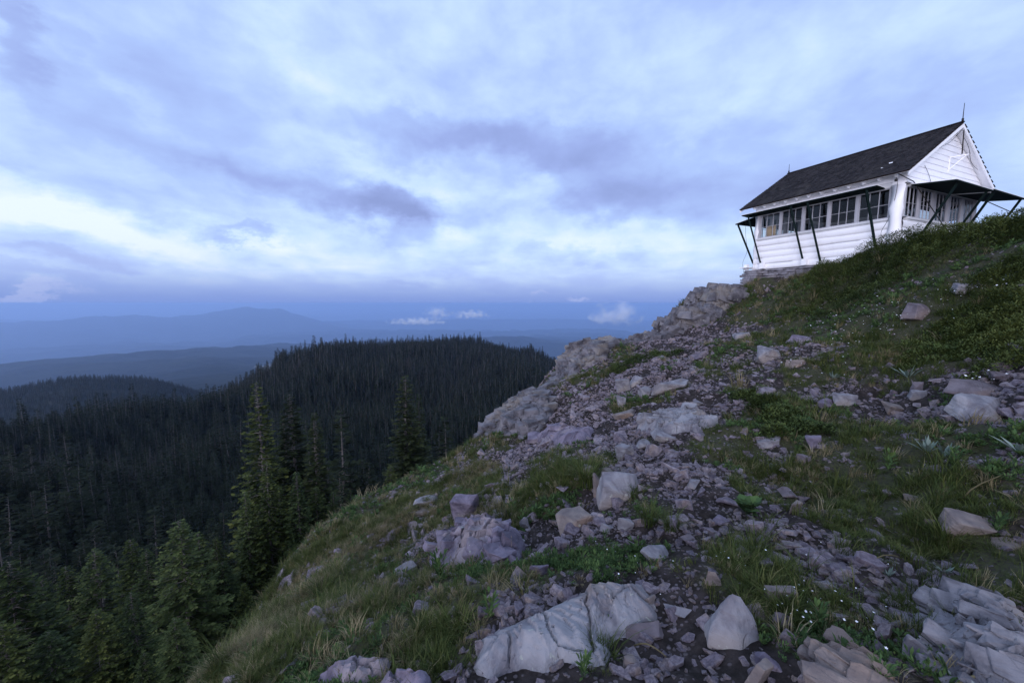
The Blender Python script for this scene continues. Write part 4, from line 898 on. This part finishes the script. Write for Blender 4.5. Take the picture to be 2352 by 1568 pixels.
order = np.argsort(-(s / r)); _, u, v = in_frame(x, y, z); vis = (u > 0) & (u < 2352) & (v < 1568) & (v > 640)
top = [i for i in order if vis[i]][:225]; rest = np.ones(len(x), bool); rest[top] = False
print('scree', rest.sum(), len(top))
scatter('scree', np.stack([x, y, z], -1)[rest], rot[rest], scl[rest], idx[rest], SP, 'small angular grey and purple stones littering the bare parts of the slope', 'scree')
for i in top:
    near = r[i] < 6
    o = link('loose_stone', SPF[idx[i]], None, (x[i], y[i], z[i] + s[i] * .05)); o.rotation_euler = rot[i]; o.scale = scl[i]
    if near: tag(o, 'hand-sized angular stone lying loose on the near slope', 'stone', 'loose stones on the near slope')
    else: tag(o, 'loose angular stone lying on the far upper part of the slope', 'stone', 'loose stones on the upper slope')

def blades(seed, n, h, spread, width, lean=.5, seg=3, m='grass_blade', droop=.6):
    r_ = random.Random(seed); V, Fc, Tn = [], [], []
    for _ in range(n):
        a = r_.uniform(0, 6.283); rr = spread * math.sqrt(r_.random()); bx, by = rr * math.cos(a), rr * math.sin(a); a2 = a + r_.uniform(-.9, .9)
        hh = h * r_.uniform(.45, 1.1); ln = lean * r_.uniform(.2, 1.2) * hh; wd = width * r_.uniform(.6, 1.2); dx, dy = math.cos(a2), math.sin(a2); sxn, syn = -dy, dx; tn = r_.random()
        b = len(V)
        for k in range(seg + 1):
            t_ = k / seg; w_ = wd * (1 - t_ ** 1.5) * .5 + .0002; ox = ln * t_ ** 1.8; zz_ = hh * (t_ - droop * .35 * t_ ** 3) - .02 * (k == 0)
            V += [(bx + dx * ox + sxn * w_, by + dy * ox + syn * w_, zz_), (bx + dx * ox - sxn * w_, by + dy * ox - syn * w_, zz_)]
        for k in range(seg): Fc.append((b + 2 * k, b + 2 * k + 1, b + 2 * k + 3, b + 2 * k + 2)); Tn.append(min(1, tn * .8 + k * .1))
    me = mesh_np('tuft', V, Fc, [M[m]]); a = me.attributes.new('tint', 'FLOAT', 'FACE'); a.data.foreach_set('value', Tn); return me
def leafy(seed, n, h, L, wd, m='broad_leaf', up=.8):
    """herb with lance-shaped leaves up its stems"""
    r_ = random.Random(seed); V, Fc, Tn = [], [], []
    for _ in range(n):
        a = r_.uniform(0, 6.283); t0 = r_.random(); base = Vector((math.cos(a) * .03 * t0, math.sin(a) * .03 * t0, h * t0 * .7)); e = up * r_.uniform(.4, 1.3) + .3 * t0
        d = Vector((math.cos(a) * math.cos(e), math.sin(a) * math.cos(e), math.sin(e))); sd_ = Vector((-math.sin(a), math.cos(a), 0)); l = L * r_.uniform(.6, 1.1); w_ = wd * r_.uniform(.7, 1.1); b = len(V)
        V += [tuple(base), tuple(base + d * l * .45 + sd_ * w_), tuple(base + d * l * .95 - Vector((0, 0, l * .12))), tuple(base + d * l * .45 - sd_ * w_)]
        Fc.append((b, b + 1, b + 2, b + 3)); Tn.append(r_.random())
    me = mesh_np('herb', V, Fc, [M[m]]); a = me.attributes.new('tint', 'FLOAT', 'FACE'); a.data.foreach_set('value', Tn); return me
TU = [blades(i, 34, .075, .045, .0036, .9) for i in range(5)] + [blades(20 + i, 30, .13, .05, .004, 1.0) for i in range(3)] + [blades(40 + i, 30, .04, .06, .005, 1.0) for i in range(3)] \
   + [blades(60 + i, 26, .11, .05, .004, .9, m='dry_grass') for i in range(2)] + [leafy(70 + i, 40, .07, .04, .006) for i in range(3)] + [leafy(80 + i, 34, .035, .03, .007) for i in range(2)]
gx_, gy_, gs_ = [], [], []
for (n, r0, r1, s0) in ((34000, .9, 5, .66), (36000, 4, 11, 1.0), (56000, 9, 24, 1.45)):
    x, y = sector(n, r0, r1); g_ = veg(x, y); cl_ = np.clip(fbm(x, y, 2.6, 3, 91) * 2.2 + .6, .14, 1)
    k = rng.random(n) < np.clip((g_ - .16) * 1.5, 0, 1) * cl_; x, y = x[k], y[k]; gx_.append(x); gy_.append(y); gs_.append(s0 * np.exp(rng.normal(0, .3, len(x))))
x, y, s = map(np.concatenate, (gx_, gy_, gs_)); k = ~under_cabin(x, y); x, y, s = x[k], y[k], s[k]; z = Hd(x, y); ok, u, v = in_frame(x, y, z, 60); x, y, z, s = x[ok], y[ok], z[ok], s[ok]
n = len(x); zone = fbm(x, y, 1.1, 2, 95); idx = np.where(zone > .12, rng.integers(13, 18, n), np.where(zone < -.12, rng.integers(0, 8, n), rng.integers(0, 13, n)))
dry = rng.random(n) < np.where((x < -.5) | (y > 11), .16, .05); idx = np.where(dry, rng.integers(11, 13, n), idx)
rot = np.stack([rng.normal(0, .15, n), rng.normal(0, .15, n), rng.uniform(0, 6.28, n)], -1); scl = np.repeat(s[:, None], 3, 1) * rng.uniform(.7, 1.1, (n, 3))
print('tufts', n); scatter('grass', np.stack([x, y, z], -1), rot, scl, idx, TU, 'short green alpine grass and low herbs between the stones', 'grass')

# long grass along the grassy edge and round the cabin
LG = [blades(120 + i, 40, .34, .07, .005, .9, 4) for i in range(3)] + [blades(130 + i, 34, .36, .07, .0045, .9, 4, 'dry_grass') for i in range(2)]
pts = []
for _ in range(5200):
    u_, v_ = rng.uniform(380, 1150), 0; t_ = rng.random()
    e_ = np.interp(u_, [400, 560, 660, 840, 1090], [1568, 1430, 1290, 1180, 1062]); v_ = e_ + 4 + rng.exponential(60)
    if v_ < 1568: pts.append(at(u_, v_))
for _ in range(260): b_, a_ = -.15 - rng.exponential(.35), rng.uniform(.2, 3.2); q = hw(b_, a_, 0); pts.append(Vector((q.x, q.y, float(Hd(q.x, q.y)))))
for _ in range(200): q = P(rng.uniform(1640, 1745), 660, rng.uniform(15, 17.5)); pts.append(Vector((q.x, q.y, float(Hd(q.x, q.y)))))
pts = np.array([tuple(p) for p in pts]); n = len(pts); dr = fbm(pts[:, 0], pts[:, 1], .9, 3, 99) > .02
idx = np.where(dr & (rng.random(n) < .75), rng.integers(3, 5, n), rng.integers(0, 3, n))
s = rng.uniform(.2, .45, n); s[-460:] *= 2; rot = np.stack([rng.normal(0, .2, n), rng.normal(0, .2, n) - .15, rng.uniform(0, 6.28, n)], -1)
scatter('long_grass', pts, rot, np.repeat(s[:, None], 3, 1), idx, LG, 'long wispy grass along the left edge of the slope and beside the cabin', 'grass')

# white flowers
def flower(m='petal_white', h=.13):
    V = [(-.0015, 0, 0), (.0015, 0, 0), (.0015, 0, h), (-.0015, 0, h)]; Fc = [(0, 1, 2, 3)]; mi = [1]; r_ = random.Random(3)
    for k in range(5):
        a = k * 1.2566; b = len(V); c = Vector((0, 0, h)); d = Vector((math.cos(a), math.sin(a), .45)); s_ = Vector((-math.sin(a), math.cos(a), 0)); V += [tuple(c), tuple(c + d * .007 + s_ * .0045), tuple(c + d * .012), tuple(c + d * .007 - s_ * .0045)]; Fc.append((b, b + 1, b + 2, b + 3)); mi.append(0)
    return mesh_np('flower', V, Fc, [M[m], M['broad_leaf']], mi)
pts, sc_ = [], []
for (u0, v0, ru, rv, n, k) in ((1960,745,140,40,110,1.9),(2230,668,90,16,60,1.8),(2100,720,90,30,50,1.8),(1850,820,120,50,50,1.6),(2270,885,60,8,10,2.),(1870,1385,90,45,20,.8),(1680,1295,60,30,8,.8),(1480,1290,90,40,7,.8),(1990,1450,70,50,8,.8),(1700,1240,400,200,16,.8)):
    for _ in range(n):
        u_, v_ = rng.normal(u0, ru / 1.7), rng.normal(v0, rv / 1.7)
        if v_ > 640 and v_ < 1560: pts.append(tuple(at(u_, v_))); sc_.append(k * rng.uniform(.3, .75))
n = len(pts); scatter('white_flowers', pts, np.stack([rng.normal(0, .3, n), rng.normal(0, .3, n), rng.uniform(0, 6, n)], -1), np.repeat(np.array(sc_)[:, None], 3, 1), np.zeros(n), [flower()], 'tiny white flowers on thin stems dotted through the grass', 'flowers')
# single plants one can point to
def plant(u, v, me, s, name, label, cat='plant'):
    q = at(u, v); o = link(name, me, None, q); o.rotation_euler.z = u * .37; o.scale = (s, s, s); return tag(o, label, cat)
SIL = [leafy(150 + i, 13, .03, .17, .013, 'silver_leaf', 1.0) for i in range(3)]
BRO = leafy(160, 70, .08, .055, .026, 'broad_leaf', .5); GRB = [leafy(165 + i, 60, .22, .07, .009, 'broad_leaf', .9) for i in range(2)]; TUS = blades(170, 150, .26, .07, .005, 1.2, 4)
for (u, v, k, s, l) in ((2085,868,0,1.4,'silver-leaved plant with spread leaves in grass in the middle of the right slope'), (1915,870,1,1.0,'small silver-leaved rosette among stones right of centre'), (2040,1325,2,.38,'small silver-leaved rosette standing on bare dark soil'),
    (2172,1318,0,.40,'pale silver rosette by the top of the layered outcrop'), (2130,1040,1,1.1,'large silver-leaved clump among green plants on the right'), (2170,1050,2,1.0,'silver-leaved clump just right of the largest one'), (2340,1040,0,1.1,'silver-leaved plant cut by the right edge'), (2310,650,1,1.6,'silver-leaved plant high up near the crest juniper')): plant(u, v, SIL[k], s, 'silver_plant', l)
plant(1718, 1178, BRO, 1.7, 'leafy_plant', 'round-leaved blue-green plant beside the stones in the middle of the slope')
for (u, v, k, s, l) in ((1125,1420,0,1.0,'bushy yellow-green herb in the grass left of the long outcrop'), (1340,1555,1,.7,'bright green herb under the right half of the long outcrop'), (1400,1440,0,.45,'sprig growing out of the long cracked outcrop'), (1010,1330,1,1.4,'dark leafy herb below the purple outcrop'),
    (2040,1080,0,1.1,'feathery green herb left of the silver clumps'), (2190,1080,1,1.1,'feathery yellow-green herb right of the silver clumps'), (1175,1180,0,1.1,'green herb in a hollow above the purple ledges'), (2290,1230,1,.9,'green herb behind the pinkish boulder'), (1880,1440,0,.7,'dark herb among white flowers in the lower right')): plant(u, v, GRB[k], s, 'green_herb', l)
for (u, v, s, l) in ((1735,1270,.85,'yellow-green grass tussock in the middle of the lower slope'), (1350,1110,1.5,'drooping grass tussock on the hump left of the largest pale block'), (1490,1200,.9,'bright green grass tussock right of the brown streaked block'), (740,1375,1.3,'pale arching grass tussock on the left slope'), (510,1530,1.1,'bluish arching grass tussock at the lower left edge of the slope'), (1540,1215,.7,'small green tussock in scree by the pale blocks'), (2170,1250,.9,'dark tussock on soil left of the pinkish boulder')): plant(u, v, TUS, s, 'grass_tussock', l)

for i, (u, v, du, dv, th_, l) in enumerate(((670,1352,50,42,.016,'pale dead stick lying across the grass of the left slope'),(1455,1490,80,34,.004,'thin pale dry stem arching over the gravel beside the long outcrop'),(2000,1300,70,-8,.004,'thin dry twig on the bare soil in the lower right'),(2215,1150,90,-55,.005,'long dry straw leaning over the soil near the right edge'),(2180,1610,90,-50,.006,'pale dry straw at the bottom right under the layered outcrop'))):
    p_, q_ = at(u, v), at(u + du, min(v + dv, 1640)); mb = MB(); d_ = q_ - p_; pts_ = [p_ + d_ * t_ + Vector((0, 0, .015 + (.05 if th_ < .01 else .03) * math.sin(t_ * 3.1))) + Vector((math.sin(t_ * 7 + i), math.cos(t_ * 5), 0)) * d_.length * .03 for t_ in (0, .2, .4, .6, .8, 1)]
    mb.tube(pts_, [th_, th_, th_ * .9, th_ * .8, th_ * .7, th_ * .4], 6); o = mb.build('dead_stick', M['dry_grass']); tag(o, l, 'stick')

# ------------------------------------------------------------ juniper
def juniper(discs, label, dens_=900, seed=0, name='juniper_shrub'):
    """low spreading shrub: upright sprays of short leaves over a lumpy mat. discs: (centre, radius, height)"""
    r_ = np.random.default_rng(seed); V, Fc, Tn = [], [], []
    for c, rad, h in discs:
        n = int(dens_ * rad * rad * 3.1 * 2.6); h *= .62; rr = rad * np.sqrt(r_.random(n)); aa = r_.uniform(0, 6.283, n); k = 1 + .25 * np.sin(aa * 3 + seed) + .15 * np.sin(aa * 5 + 2 * seed)
        x = c[0] + rr * np.cos(aa) * k; y = c[1] + rr * np.sin(aa) * k; q = np.clip(1 - (rr / rad) ** 2.4, 0, 1)
        lump = .62 + fbm(x, y, 1.6, 3, 200 + seed) * 2.0 + fbm(x, y, 6., 2, 210) * .5
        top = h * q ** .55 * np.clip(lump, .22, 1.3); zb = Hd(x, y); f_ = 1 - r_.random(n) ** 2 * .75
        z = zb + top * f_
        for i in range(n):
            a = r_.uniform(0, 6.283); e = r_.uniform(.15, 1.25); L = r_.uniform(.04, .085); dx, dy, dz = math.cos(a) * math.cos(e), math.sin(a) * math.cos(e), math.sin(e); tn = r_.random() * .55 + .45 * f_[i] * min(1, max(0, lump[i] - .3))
            for j in range(4):
                t_ = .15 + .25 * j; bx, by, bz = x[i] + dx * L * t_, y[i] + dy * L * t_, z[i] + dz * L * t_; a2 = a + r_.uniform(-1.3, 1.3); l2 = L * r_.uniform(.35, .6); w_ = l2 * .26
                ex, ey, ez = math.cos(a2) * .75, math.sin(a2) * .75, .55; sx_, sy_ = -math.sin(a2) * w_, math.cos(a2) * w_; b = len(V)
                V += [(bx - sx_ * .4, by - sy_ * .4, bz), (bx + ex * l2 * .55 - sx_, by + ey * l2 * .55 - sy_, bz + ez * l2 * .5), (bx + ex * l2, by + ey * l2, bz + ez * l2), (bx + ex * l2 * .55 + sx_, by + ey * l2 * .55 + sy_, bz + ez * l2 * .62)]
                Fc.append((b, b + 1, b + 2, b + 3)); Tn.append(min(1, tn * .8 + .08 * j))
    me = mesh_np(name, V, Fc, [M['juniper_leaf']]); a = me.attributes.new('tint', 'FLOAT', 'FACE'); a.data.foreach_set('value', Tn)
    return tag(link(name, me), label, 'shrub')
def PD(u, v, Y, rad, h): p = P(u, v, Y); return ((p.x, p.y), rad, h)
def AD(u, v, rad, h): p = at(u, v); return ((p.x, p.y), rad, h)
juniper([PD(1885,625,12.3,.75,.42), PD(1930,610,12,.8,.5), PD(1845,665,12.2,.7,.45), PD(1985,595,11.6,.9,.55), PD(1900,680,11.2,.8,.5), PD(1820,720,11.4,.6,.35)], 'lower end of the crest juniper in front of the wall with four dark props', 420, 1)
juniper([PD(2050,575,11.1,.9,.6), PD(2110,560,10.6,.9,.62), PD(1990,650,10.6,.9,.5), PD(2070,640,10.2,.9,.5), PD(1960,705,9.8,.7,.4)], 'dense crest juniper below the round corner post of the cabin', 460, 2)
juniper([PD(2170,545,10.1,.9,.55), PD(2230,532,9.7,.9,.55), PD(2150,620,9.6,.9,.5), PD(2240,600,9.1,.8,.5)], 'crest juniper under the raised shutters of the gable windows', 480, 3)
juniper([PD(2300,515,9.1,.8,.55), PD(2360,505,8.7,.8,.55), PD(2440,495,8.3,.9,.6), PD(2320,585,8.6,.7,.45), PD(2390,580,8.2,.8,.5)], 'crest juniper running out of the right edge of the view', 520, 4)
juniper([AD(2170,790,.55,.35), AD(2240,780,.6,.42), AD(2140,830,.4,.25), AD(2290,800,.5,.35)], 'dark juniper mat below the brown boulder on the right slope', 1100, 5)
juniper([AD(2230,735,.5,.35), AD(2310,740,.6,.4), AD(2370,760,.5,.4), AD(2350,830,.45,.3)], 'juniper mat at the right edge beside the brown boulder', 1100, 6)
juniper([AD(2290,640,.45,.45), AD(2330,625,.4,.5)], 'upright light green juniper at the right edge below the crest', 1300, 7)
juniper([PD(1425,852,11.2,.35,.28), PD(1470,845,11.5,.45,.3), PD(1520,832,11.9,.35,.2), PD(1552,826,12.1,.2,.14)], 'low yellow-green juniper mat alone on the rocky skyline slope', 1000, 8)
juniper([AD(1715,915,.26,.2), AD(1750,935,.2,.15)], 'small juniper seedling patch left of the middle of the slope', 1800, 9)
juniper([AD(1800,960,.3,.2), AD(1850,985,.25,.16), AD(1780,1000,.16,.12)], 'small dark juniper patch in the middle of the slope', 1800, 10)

# ------------------------------------------------------------ fir trees
def fir(seed, h, w, nb, nt, needle='fir_needle', bare=.06, dens_t=1.0, narrow=1.0, twig=.12, irregular=.3):
    """trunk + whorled drooping branches carrying flat sprays; returns (trunk mesh, crown mesh)"""
    r_ = random.Random(seed); t_ = MB(); t_.tube([(0, 0, -.6), (.01 * h, 0, h * .4), (0, .005 * h, h * .97)], [h * .017, h * .011, .008], 7)
    me_t = bpy.data.meshes.new('trunk')
    V, Fc, Tn = [], [], []; tv, tf = list(t_.v), [tuple(f) for f in t_.f]
    gapa = r_.uniform(0, 6.28)
    for i in range(nb):
        k = (i + r_.random()) / nb; z = h * (bare + (1 - bare) * k ** .92); prof = (1 - (z / h)) ** narrow
        R_ = w * .5 * (prof * .96 + .035) * r_.uniform(1 - irregular, 1.08); a = i * 2.399 + r_.uniform(-.5, .5)
        if r_.random() < .12: R_ *= 1.22
        if math.cos(a - gapa) > .8 and r_.random() < .4 and k < .7: continue
        dx, dy = math.cos(a), math.sin(a); drop = R_ * (.45 - .55 * k) * r_.uniform(.6, 1.3)
        def bp(s): return (dx * R_ * s, dy * R_ * s, z - drop * s + drop * .55 * s * s * s)
        b = len(tv); q = bp(.9); tv += [(0, 0, z - .012 * h * .15), (0, 0, z + .002 * h), q]; tf.append((b, b + 1, b + 2))
        m_ = max(3, int(nt * (R_ / (w * .5)) + 2)); base_t = r_.random()
        for j in range(m_):
            s = .12 + .88 * (j + r_.random()) / m_; p = bp(s); sd = 1 if j % 2 else -1; a2 = a + sd * r_.uniform(.25, 1.15); L = twig * h * .1 * r_.uniform(.7, 1.25) * (1.15 - .5 * s) * (.45 + .55 * prof)
            ex, ey, ez = math.cos(a2) * L, math.sin(a2) * L, L * r_.uniform(-.30, .28); wd = L * r_.uniform(.20, .30); sx_, sy_, sz_ = -math.sin(a2) * wd, math.cos(a2) * wd, wd * r_.uniform(-.7, .7); b = len(V)
            V += [p, (p[0] + ex * .5 + sx_, p[1] + ey * .5 + sy_, p[2] + ez * .5 + sz_), (p[0] + ex, p[1] + ey, p[2] + ez), (p[0] + ex * .5 - sx_, p[1] + ey * .5 - sy_, p[2] + ez * .5 - sz_)]
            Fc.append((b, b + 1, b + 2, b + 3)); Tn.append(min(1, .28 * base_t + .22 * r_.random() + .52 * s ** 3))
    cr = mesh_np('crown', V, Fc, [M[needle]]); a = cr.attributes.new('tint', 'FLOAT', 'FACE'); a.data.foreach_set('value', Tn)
    me_t.from_pydata(tv, [], tf); me_t.materials.append(M['bark']); me_t.update(); return me_t, cr
def joined(tr, cr, nm):
    bm = bmesh.new(); bm.from_mesh(tr); n = len(bm.faces); bm.from_mesh(cr)
    for i, f_ in enumerate(bm.faces): f_.material_index = 0 if i < n else 1
    me = bpy.data.meshes.new(nm); bm.to_mesh(me); bm.free(); me.materials.append(tr.materials[0]); me.materials.append(cr.materials[0]); return me
FT = {'tall': fir(1, 9, 3.2, 210, 36, narrow=.8, twig=.40, bare=.15), 'tall2': fir(2, 9, 2.9, 220, 34, 'fir_needle_dark', narrow=.75, twig=.42, bare=.12), 'thin': fir(3, 9, 2.6, 280, 22, 'fir_needle_dark', narrow=.9, twig=.40, bare=.08, irregular=.5),
      'small': fir(4, 4, 1.8, 230, 20, 'fir_needle_bluish', .16, narrow=.85, twig=.6), 'small2': fir(5, 4, 2.0, 230, 20, 'fir_needle', .12, narrow=.8, twig=.6), 'wide': fir(6, 5, 3.0, 300, 34, 'fir_needle_bluish', .05, narrow=.7, twig=.46), 'wide2': fir(7, 5, 2.7, 300, 34, 'fir_needle', .05, narrow=.72, twig=.46)}
HT = {'tall': 9, 'tall2': 9, 'thin': 9, 'small': 4, 'small2': 4, 'wide': 5, 'wide2': 5}
def tree(u, vt, vb, Y, kind, label, wk=1.0):
    """u: column, vt/vb: rows of tip and foot, Y: distance ahead"""
    tip = P(u, vt, Y); x, y = tip.x, tip.y; zb = float(H(x, y)); hh = tip.z - zb; s = hh / HT[kind]
    e = empty('fir_tree', (x, y, zb), u * 1.7); e.scale = (s * wk, s * wk, s); tag(e, label, 'tree', 'fir trees just below the slope')
    link('trunk', FT[kind][0], e); link('crown', FT[kind][1], e)
    foot = P(u, vb, Y); print('tree', u, 'h %.1f' % hh, 'foot row gap %.1f m' % (foot.z - zb))
TR = [(588,878,1290,17,'tall','tallest fir of the left group with pale tufted branch ends',1.0), (665,905,1240,18.5,'tall2','dark dense fir second from the left in the tall group',1.15), (722,948,1245,17.5,'thin','ragged dark fir with a broken top at the right of the tall group',1.35), (650,960,1260,19.5,'thin','slim fir hidden behind the dark dense fir',.9),
 (612,1062,1285,15,'small2','young fir in front of the foot of the tallest fir',.8), (680,1085,1280,15,'small','bluish young fir with drooping tips below the dark dense fir',.95), (562,1130,1290,14.5,'small','pale bluish young fir at the left of the tall group',.8), (640,1120,1290,15.5,'small2','dark young fir tucked between the two lit young firs',.9), (725,1120,1250,16,'small2','dark bushy fir under the ragged fir',1.3),
 (765,1130,1215,16,'small','short bluish fir standing apart right of the tall group',.95), (805,1125,1200,17,'small2','small fir closest to the slope right of the tall group',.8), (930,862,1120,24,'tall2','tall dark fir of the lone pair in the middle',1.25), (962,905,1110,25.5,'thin','thinner fir of the lone pair in the middle',1.1), (897,1070,1145,20,'small2','small fir at the left foot of the lone pair',1.1), (958,1065,1110,21,'small','bluish small fir at the right foot of the lone pair',1.1),
 (410,1195,1500,11.5,'wide','broad blue-green fir in front at the lower left',1.0), (455,1225,1480,13,'wide2','yellow-green fir just right of the broad blue-green fir',.9), (495,1235,1440,14,'wide2','dark fir between the broad fir and the tall group',.85), (510,1290,1420,13,'wide','low bushy fir at the foot of the slope edge',1.1),
 (298,1238,1560,13,'wide2','olive fir with a blunt top left of the broad blue-green fir',.8), (335,1262,1560,12.5,'wide','bluish fir between the olive fir and the broad fir',.75), (215,1262,1560,14,'wide','dark bluish fir among the lower left firs',.9), (150,1300,1600,14,'wide2','olive pyramid fir at the lower left',.9), (300,1360,1600,9.5,'wide','bluish fir in front at the bottom left',.75), (20,1290,1700,10.5,'wide2','large dark fir cut by the left edge',1.15), (95,1330,1650,12.5,'wide2','dark fir beside the large one at the left edge',.9), (220,1400,1700,9,'wide2','dim fir at the bottom edge left of the slope',1.0), (400,1420,1640,8.5,'wide','dim bushy fir at the bottom by the slope edge',1.1), (110,1450,1700,8.5,'wide','dim fir in the bottom left corner',1.1), (330,1500,1700,7.5,'wide2','lowest fir at the bottom edge beside the slope',1.0), (0,1430,1700,8,'wide2','lowest fir in the left corner',1.1), (560,1340,1400,12.5,'small2','stubby fir beside the grassy edge',1.2)]
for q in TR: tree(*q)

# the forest: six live and four dead shapes
FM = [joined(*fir(30 + i, 10, [3.0, 3.4, 2.3, 3.1, 2.7, 3.8][i], 95, 6, 'forest_needle', .08, narrow=.8, twig=1.05, irregular=.4), 'forest_fir') for i in range(6)]
def snag(seed):
    r_ = random.Random(seed); mb = MB(); mb.tube([(0, 0, -1), (.1, 0, 5), (0, .1, 9.5)], [.11, .075, .02], 5)
    for i in range(46):
        z = r_.uniform(1.5, 9.2); a = r_.uniform(0, 6.28); L = (10.2 - z) * .16 * r_.uniform(.4, 1.2); q = Vector((math.cos(a) * L, math.sin(a) * L, z + L * r_.uniform(-.1, .7))); s_ = Vector((-math.sin(a), math.cos(a), 0)) * .02
        mb.add([(0, 0, z - .03), (0, 0, z + .03), tuple(q)], [(0, 1, 2)]); mb.add([tuple(q * .5 + Vector((0, 0, z * .5)) - s_), tuple(q * .5 + Vector((0, 0, z * .5)) + s_), tuple(q + Vector((0, 0, .25 * L)))], [(0, 1, 2)])
    me = bpy.data.meshes.new('snag'); me.from_pydata(mb.v, [], mb.f); me.materials.append(M['dead_wood']); me.update(); return me
FM += [snag(50 + i) for i in range(4)]
fx, fy = [], []
for (n, r0, r1) in ((5200, 34, 120), (18000, 120, 330), (28000, 330, 680)):
    x, y = sector(n, r0, r1, -64, 40); fx.append(x); fy.append(y)
x, y = np.concatenate(fx), np.concatenate(fy); r = np.hypot(x, y); z = H(x, y); a = np.arctan2(x, y)
ridr = np.interp(a, TA, [RID[u][0] for u in COLS]); k = r < ridr * 1.16; x, y, z, r = x[k], y[k], z[k], r[k]
ok, u, v = in_frame(x, y, z, 120); sk = np.interp(u, [0, 360, 620, 820, 1090, 1100, 1190, 1290, 1400], [1700, 1568, 1290, 1175, 1062, 1000, 940, 812, 700])
hpx_ = 11 * F / np.maximum(y, 5); ok &= (v - hpx_ < sk) & (u < 1330); x, y, z, r, u, v, sk, hpx_ = [q[ok] for q in (x, y, z, r, u, v, sk, hpx_)]
n = len(x); dead = rng.random(n) < np.clip(.16 + fbm(x, y, 1 / 60., 3, 300) * .8, .02, .5); idx = np.where(dead, rng.integers(6, 10, n), rng.integers(0, 6, n))
s = np.clip(rng.normal(.90, .27, n), .3, 1.6) * (1 + fbm(x, y, 1 / 40., 2, 310) * .5) * np.where(r > 250, 1.05, .9)
rot = np.stack([rng.normal(0, .03, n), rng.normal(0, .03, n), rng.uniform(0, 6.28, n)], -1); scl = np.stack([s, s, s * rng.uniform(.85, 1.2, n)], -1); pts = np.stack([x, y, z - .2], -1)
vis = (u > 8) & (u < 1280) & (v - hpx_ * .9 < sk - 15) & (v - hpx_ * .6 < 1568); order = [i for i in np.argsort(y) if vis[i]]
near = order[:300]; nl = [i for i in near]; rest = np.ones(n, bool); rest[nl] = False
print('forest', n)
xa, ya = sector(16000, 720, 1400, -62, -12); za = H_hills(xa, ya); oka, ua, va = in_frame(xa, ya, za, 40); oka &= za - .0 > -9999
xa, ya, za = xa[oka], ya[oka], za[oka]; na = len(xa); sa = rng.uniform(.7, 1.3, na)
scatter('far_hill_forest', np.stack([xa, ya, za - .5], -1), np.stack([xa * 0, xa * 0, rng.uniform(0, 6.28, na)], -1), np.repeat(sa[:, None], 3, 1), np.where(rng.random(na) < .25, rng.integers(6, 10, na), rng.integers(0, 6, na)), FM, 'fine dark conifers on the low hill at the left beyond the forest', 'forest')
scatter('distant_forest', pts[rest], rot[rest], scl[rest], idx[rest], FM, 'dark conifer forest with grey dead trunks covering the rounded hill', 'forest')
for i in nl:
    o = link('dead_tree' if dead[i] else 'forest_tree', FM[idx[i]], None, pts[i]); o.rotation_euler = rot[i]; o.scale = scl[i]
    if dead[i]: tag(o, 'bare grey dead tree standing among the dark forest below the slope', 'tree', 'dead trees in the nearest forest')
    else: tag(o, 'dark slender conifer in the nearest part of the forest below the slope', 'tree', 'conifers in the nearest forest')

# ------------------------------------------------------------ low clouds and air
def cloud(u, v, r, wpx, hpx, seed, label, dn=.010):
    d = px(u, v); hz = math.hypot(d.x, d.y); c = d * (r / hz); s = r / F; bm = bmesh.new(); bmesh.ops.create_icosphere(bm, subdivisions=3, radius=1); me = bpy.data.meshes.new('cloud'); bm.to_mesh(me); bm.free()
    o = link('low_cloud', me, None, c); o.scale = (wpx * s / 2, wpx * s / 2 * .6, hpx * s / 2); o.rotation_euler.z = -math.atan2(d.x, d.y)
    m = bpy.data.materials.new('cloud_vapour'); m.use_nodes = True; t = NT(m.node_tree); oc = objco(t)
    off_ = t.n('ShaderNodeVectorMath', operation='ADD', ins={0: oc, 1: (seed * 3.1, 0, 0)}).outputs[0]
    ln = t.n('ShaderNodeVectorMath', operation='LENGTH', ins={0: oc}).outputs['Value']; nz = t.noise(t.n('ShaderNodeMapping', ins={0: off_, 3: (wpx / hpx * .8, 1, 1)}).outputs[0], 1.5, 6, .65)
    dd = t.sstep(t.m('SUBTRACT', t.m('ADD', t.m('MULTIPLY', nz, 2.4), -.75), t.m('MULTIPLY', ln, .62)), -.05, .5)
    vp = t.n('ShaderNodeVolumePrincipled', ins={'Color': (.97, .97, 1, 1), 'Density': t.m('MULTIPLY', dd, dn), 'Anisotropy': 0.}); t.n('ShaderNodeOutputMaterial', ins={1: vp.outputs[0]})
    me.materials.append(m); return tag(o, label, 'cloud')
cloud(1415, 722, 4200, 130, 62, 1, 'bright puffy low cloud just left of the rocky skyline')
cloud(1005, 718, 4600, 70, 34, 3, 'small cloud tuft standing over the middle of the wooded hill')
cloud(960, 738, 4500, 150, 20, 4, 'thin wisp of cloud lying left under the small cloud tuft')
cloud(1080, 722, 4700, 110, 24, 5, 'ragged wisp of cloud right of the small cloud tuft')

HAZE_R, HAZE_TOP, HAZE_BOT = 85000, 9.0, -2600
mb = MB(); mb.box((-HAZE_R, -120, HAZE_BOT), (HAZE_R, HAZE_R, HAZE_TOP))
m = bpy.data.materials.new('haze_air'); m.use_nodes = True; t = NT(m.node_tree)
vp = t.n('ShaderNodeVolumePrincipled', ins={'Color': (.48, .66, 1.0, 1), 'Density': 9.0e-5, 'Anisotropy': .25}); t.n('ShaderNodeOutputMaterial', ins={1: vp.outputs[0]})
o = mb.build('haze', m); tag(o, kind='stuff')
print('objects', len(scene.objects))
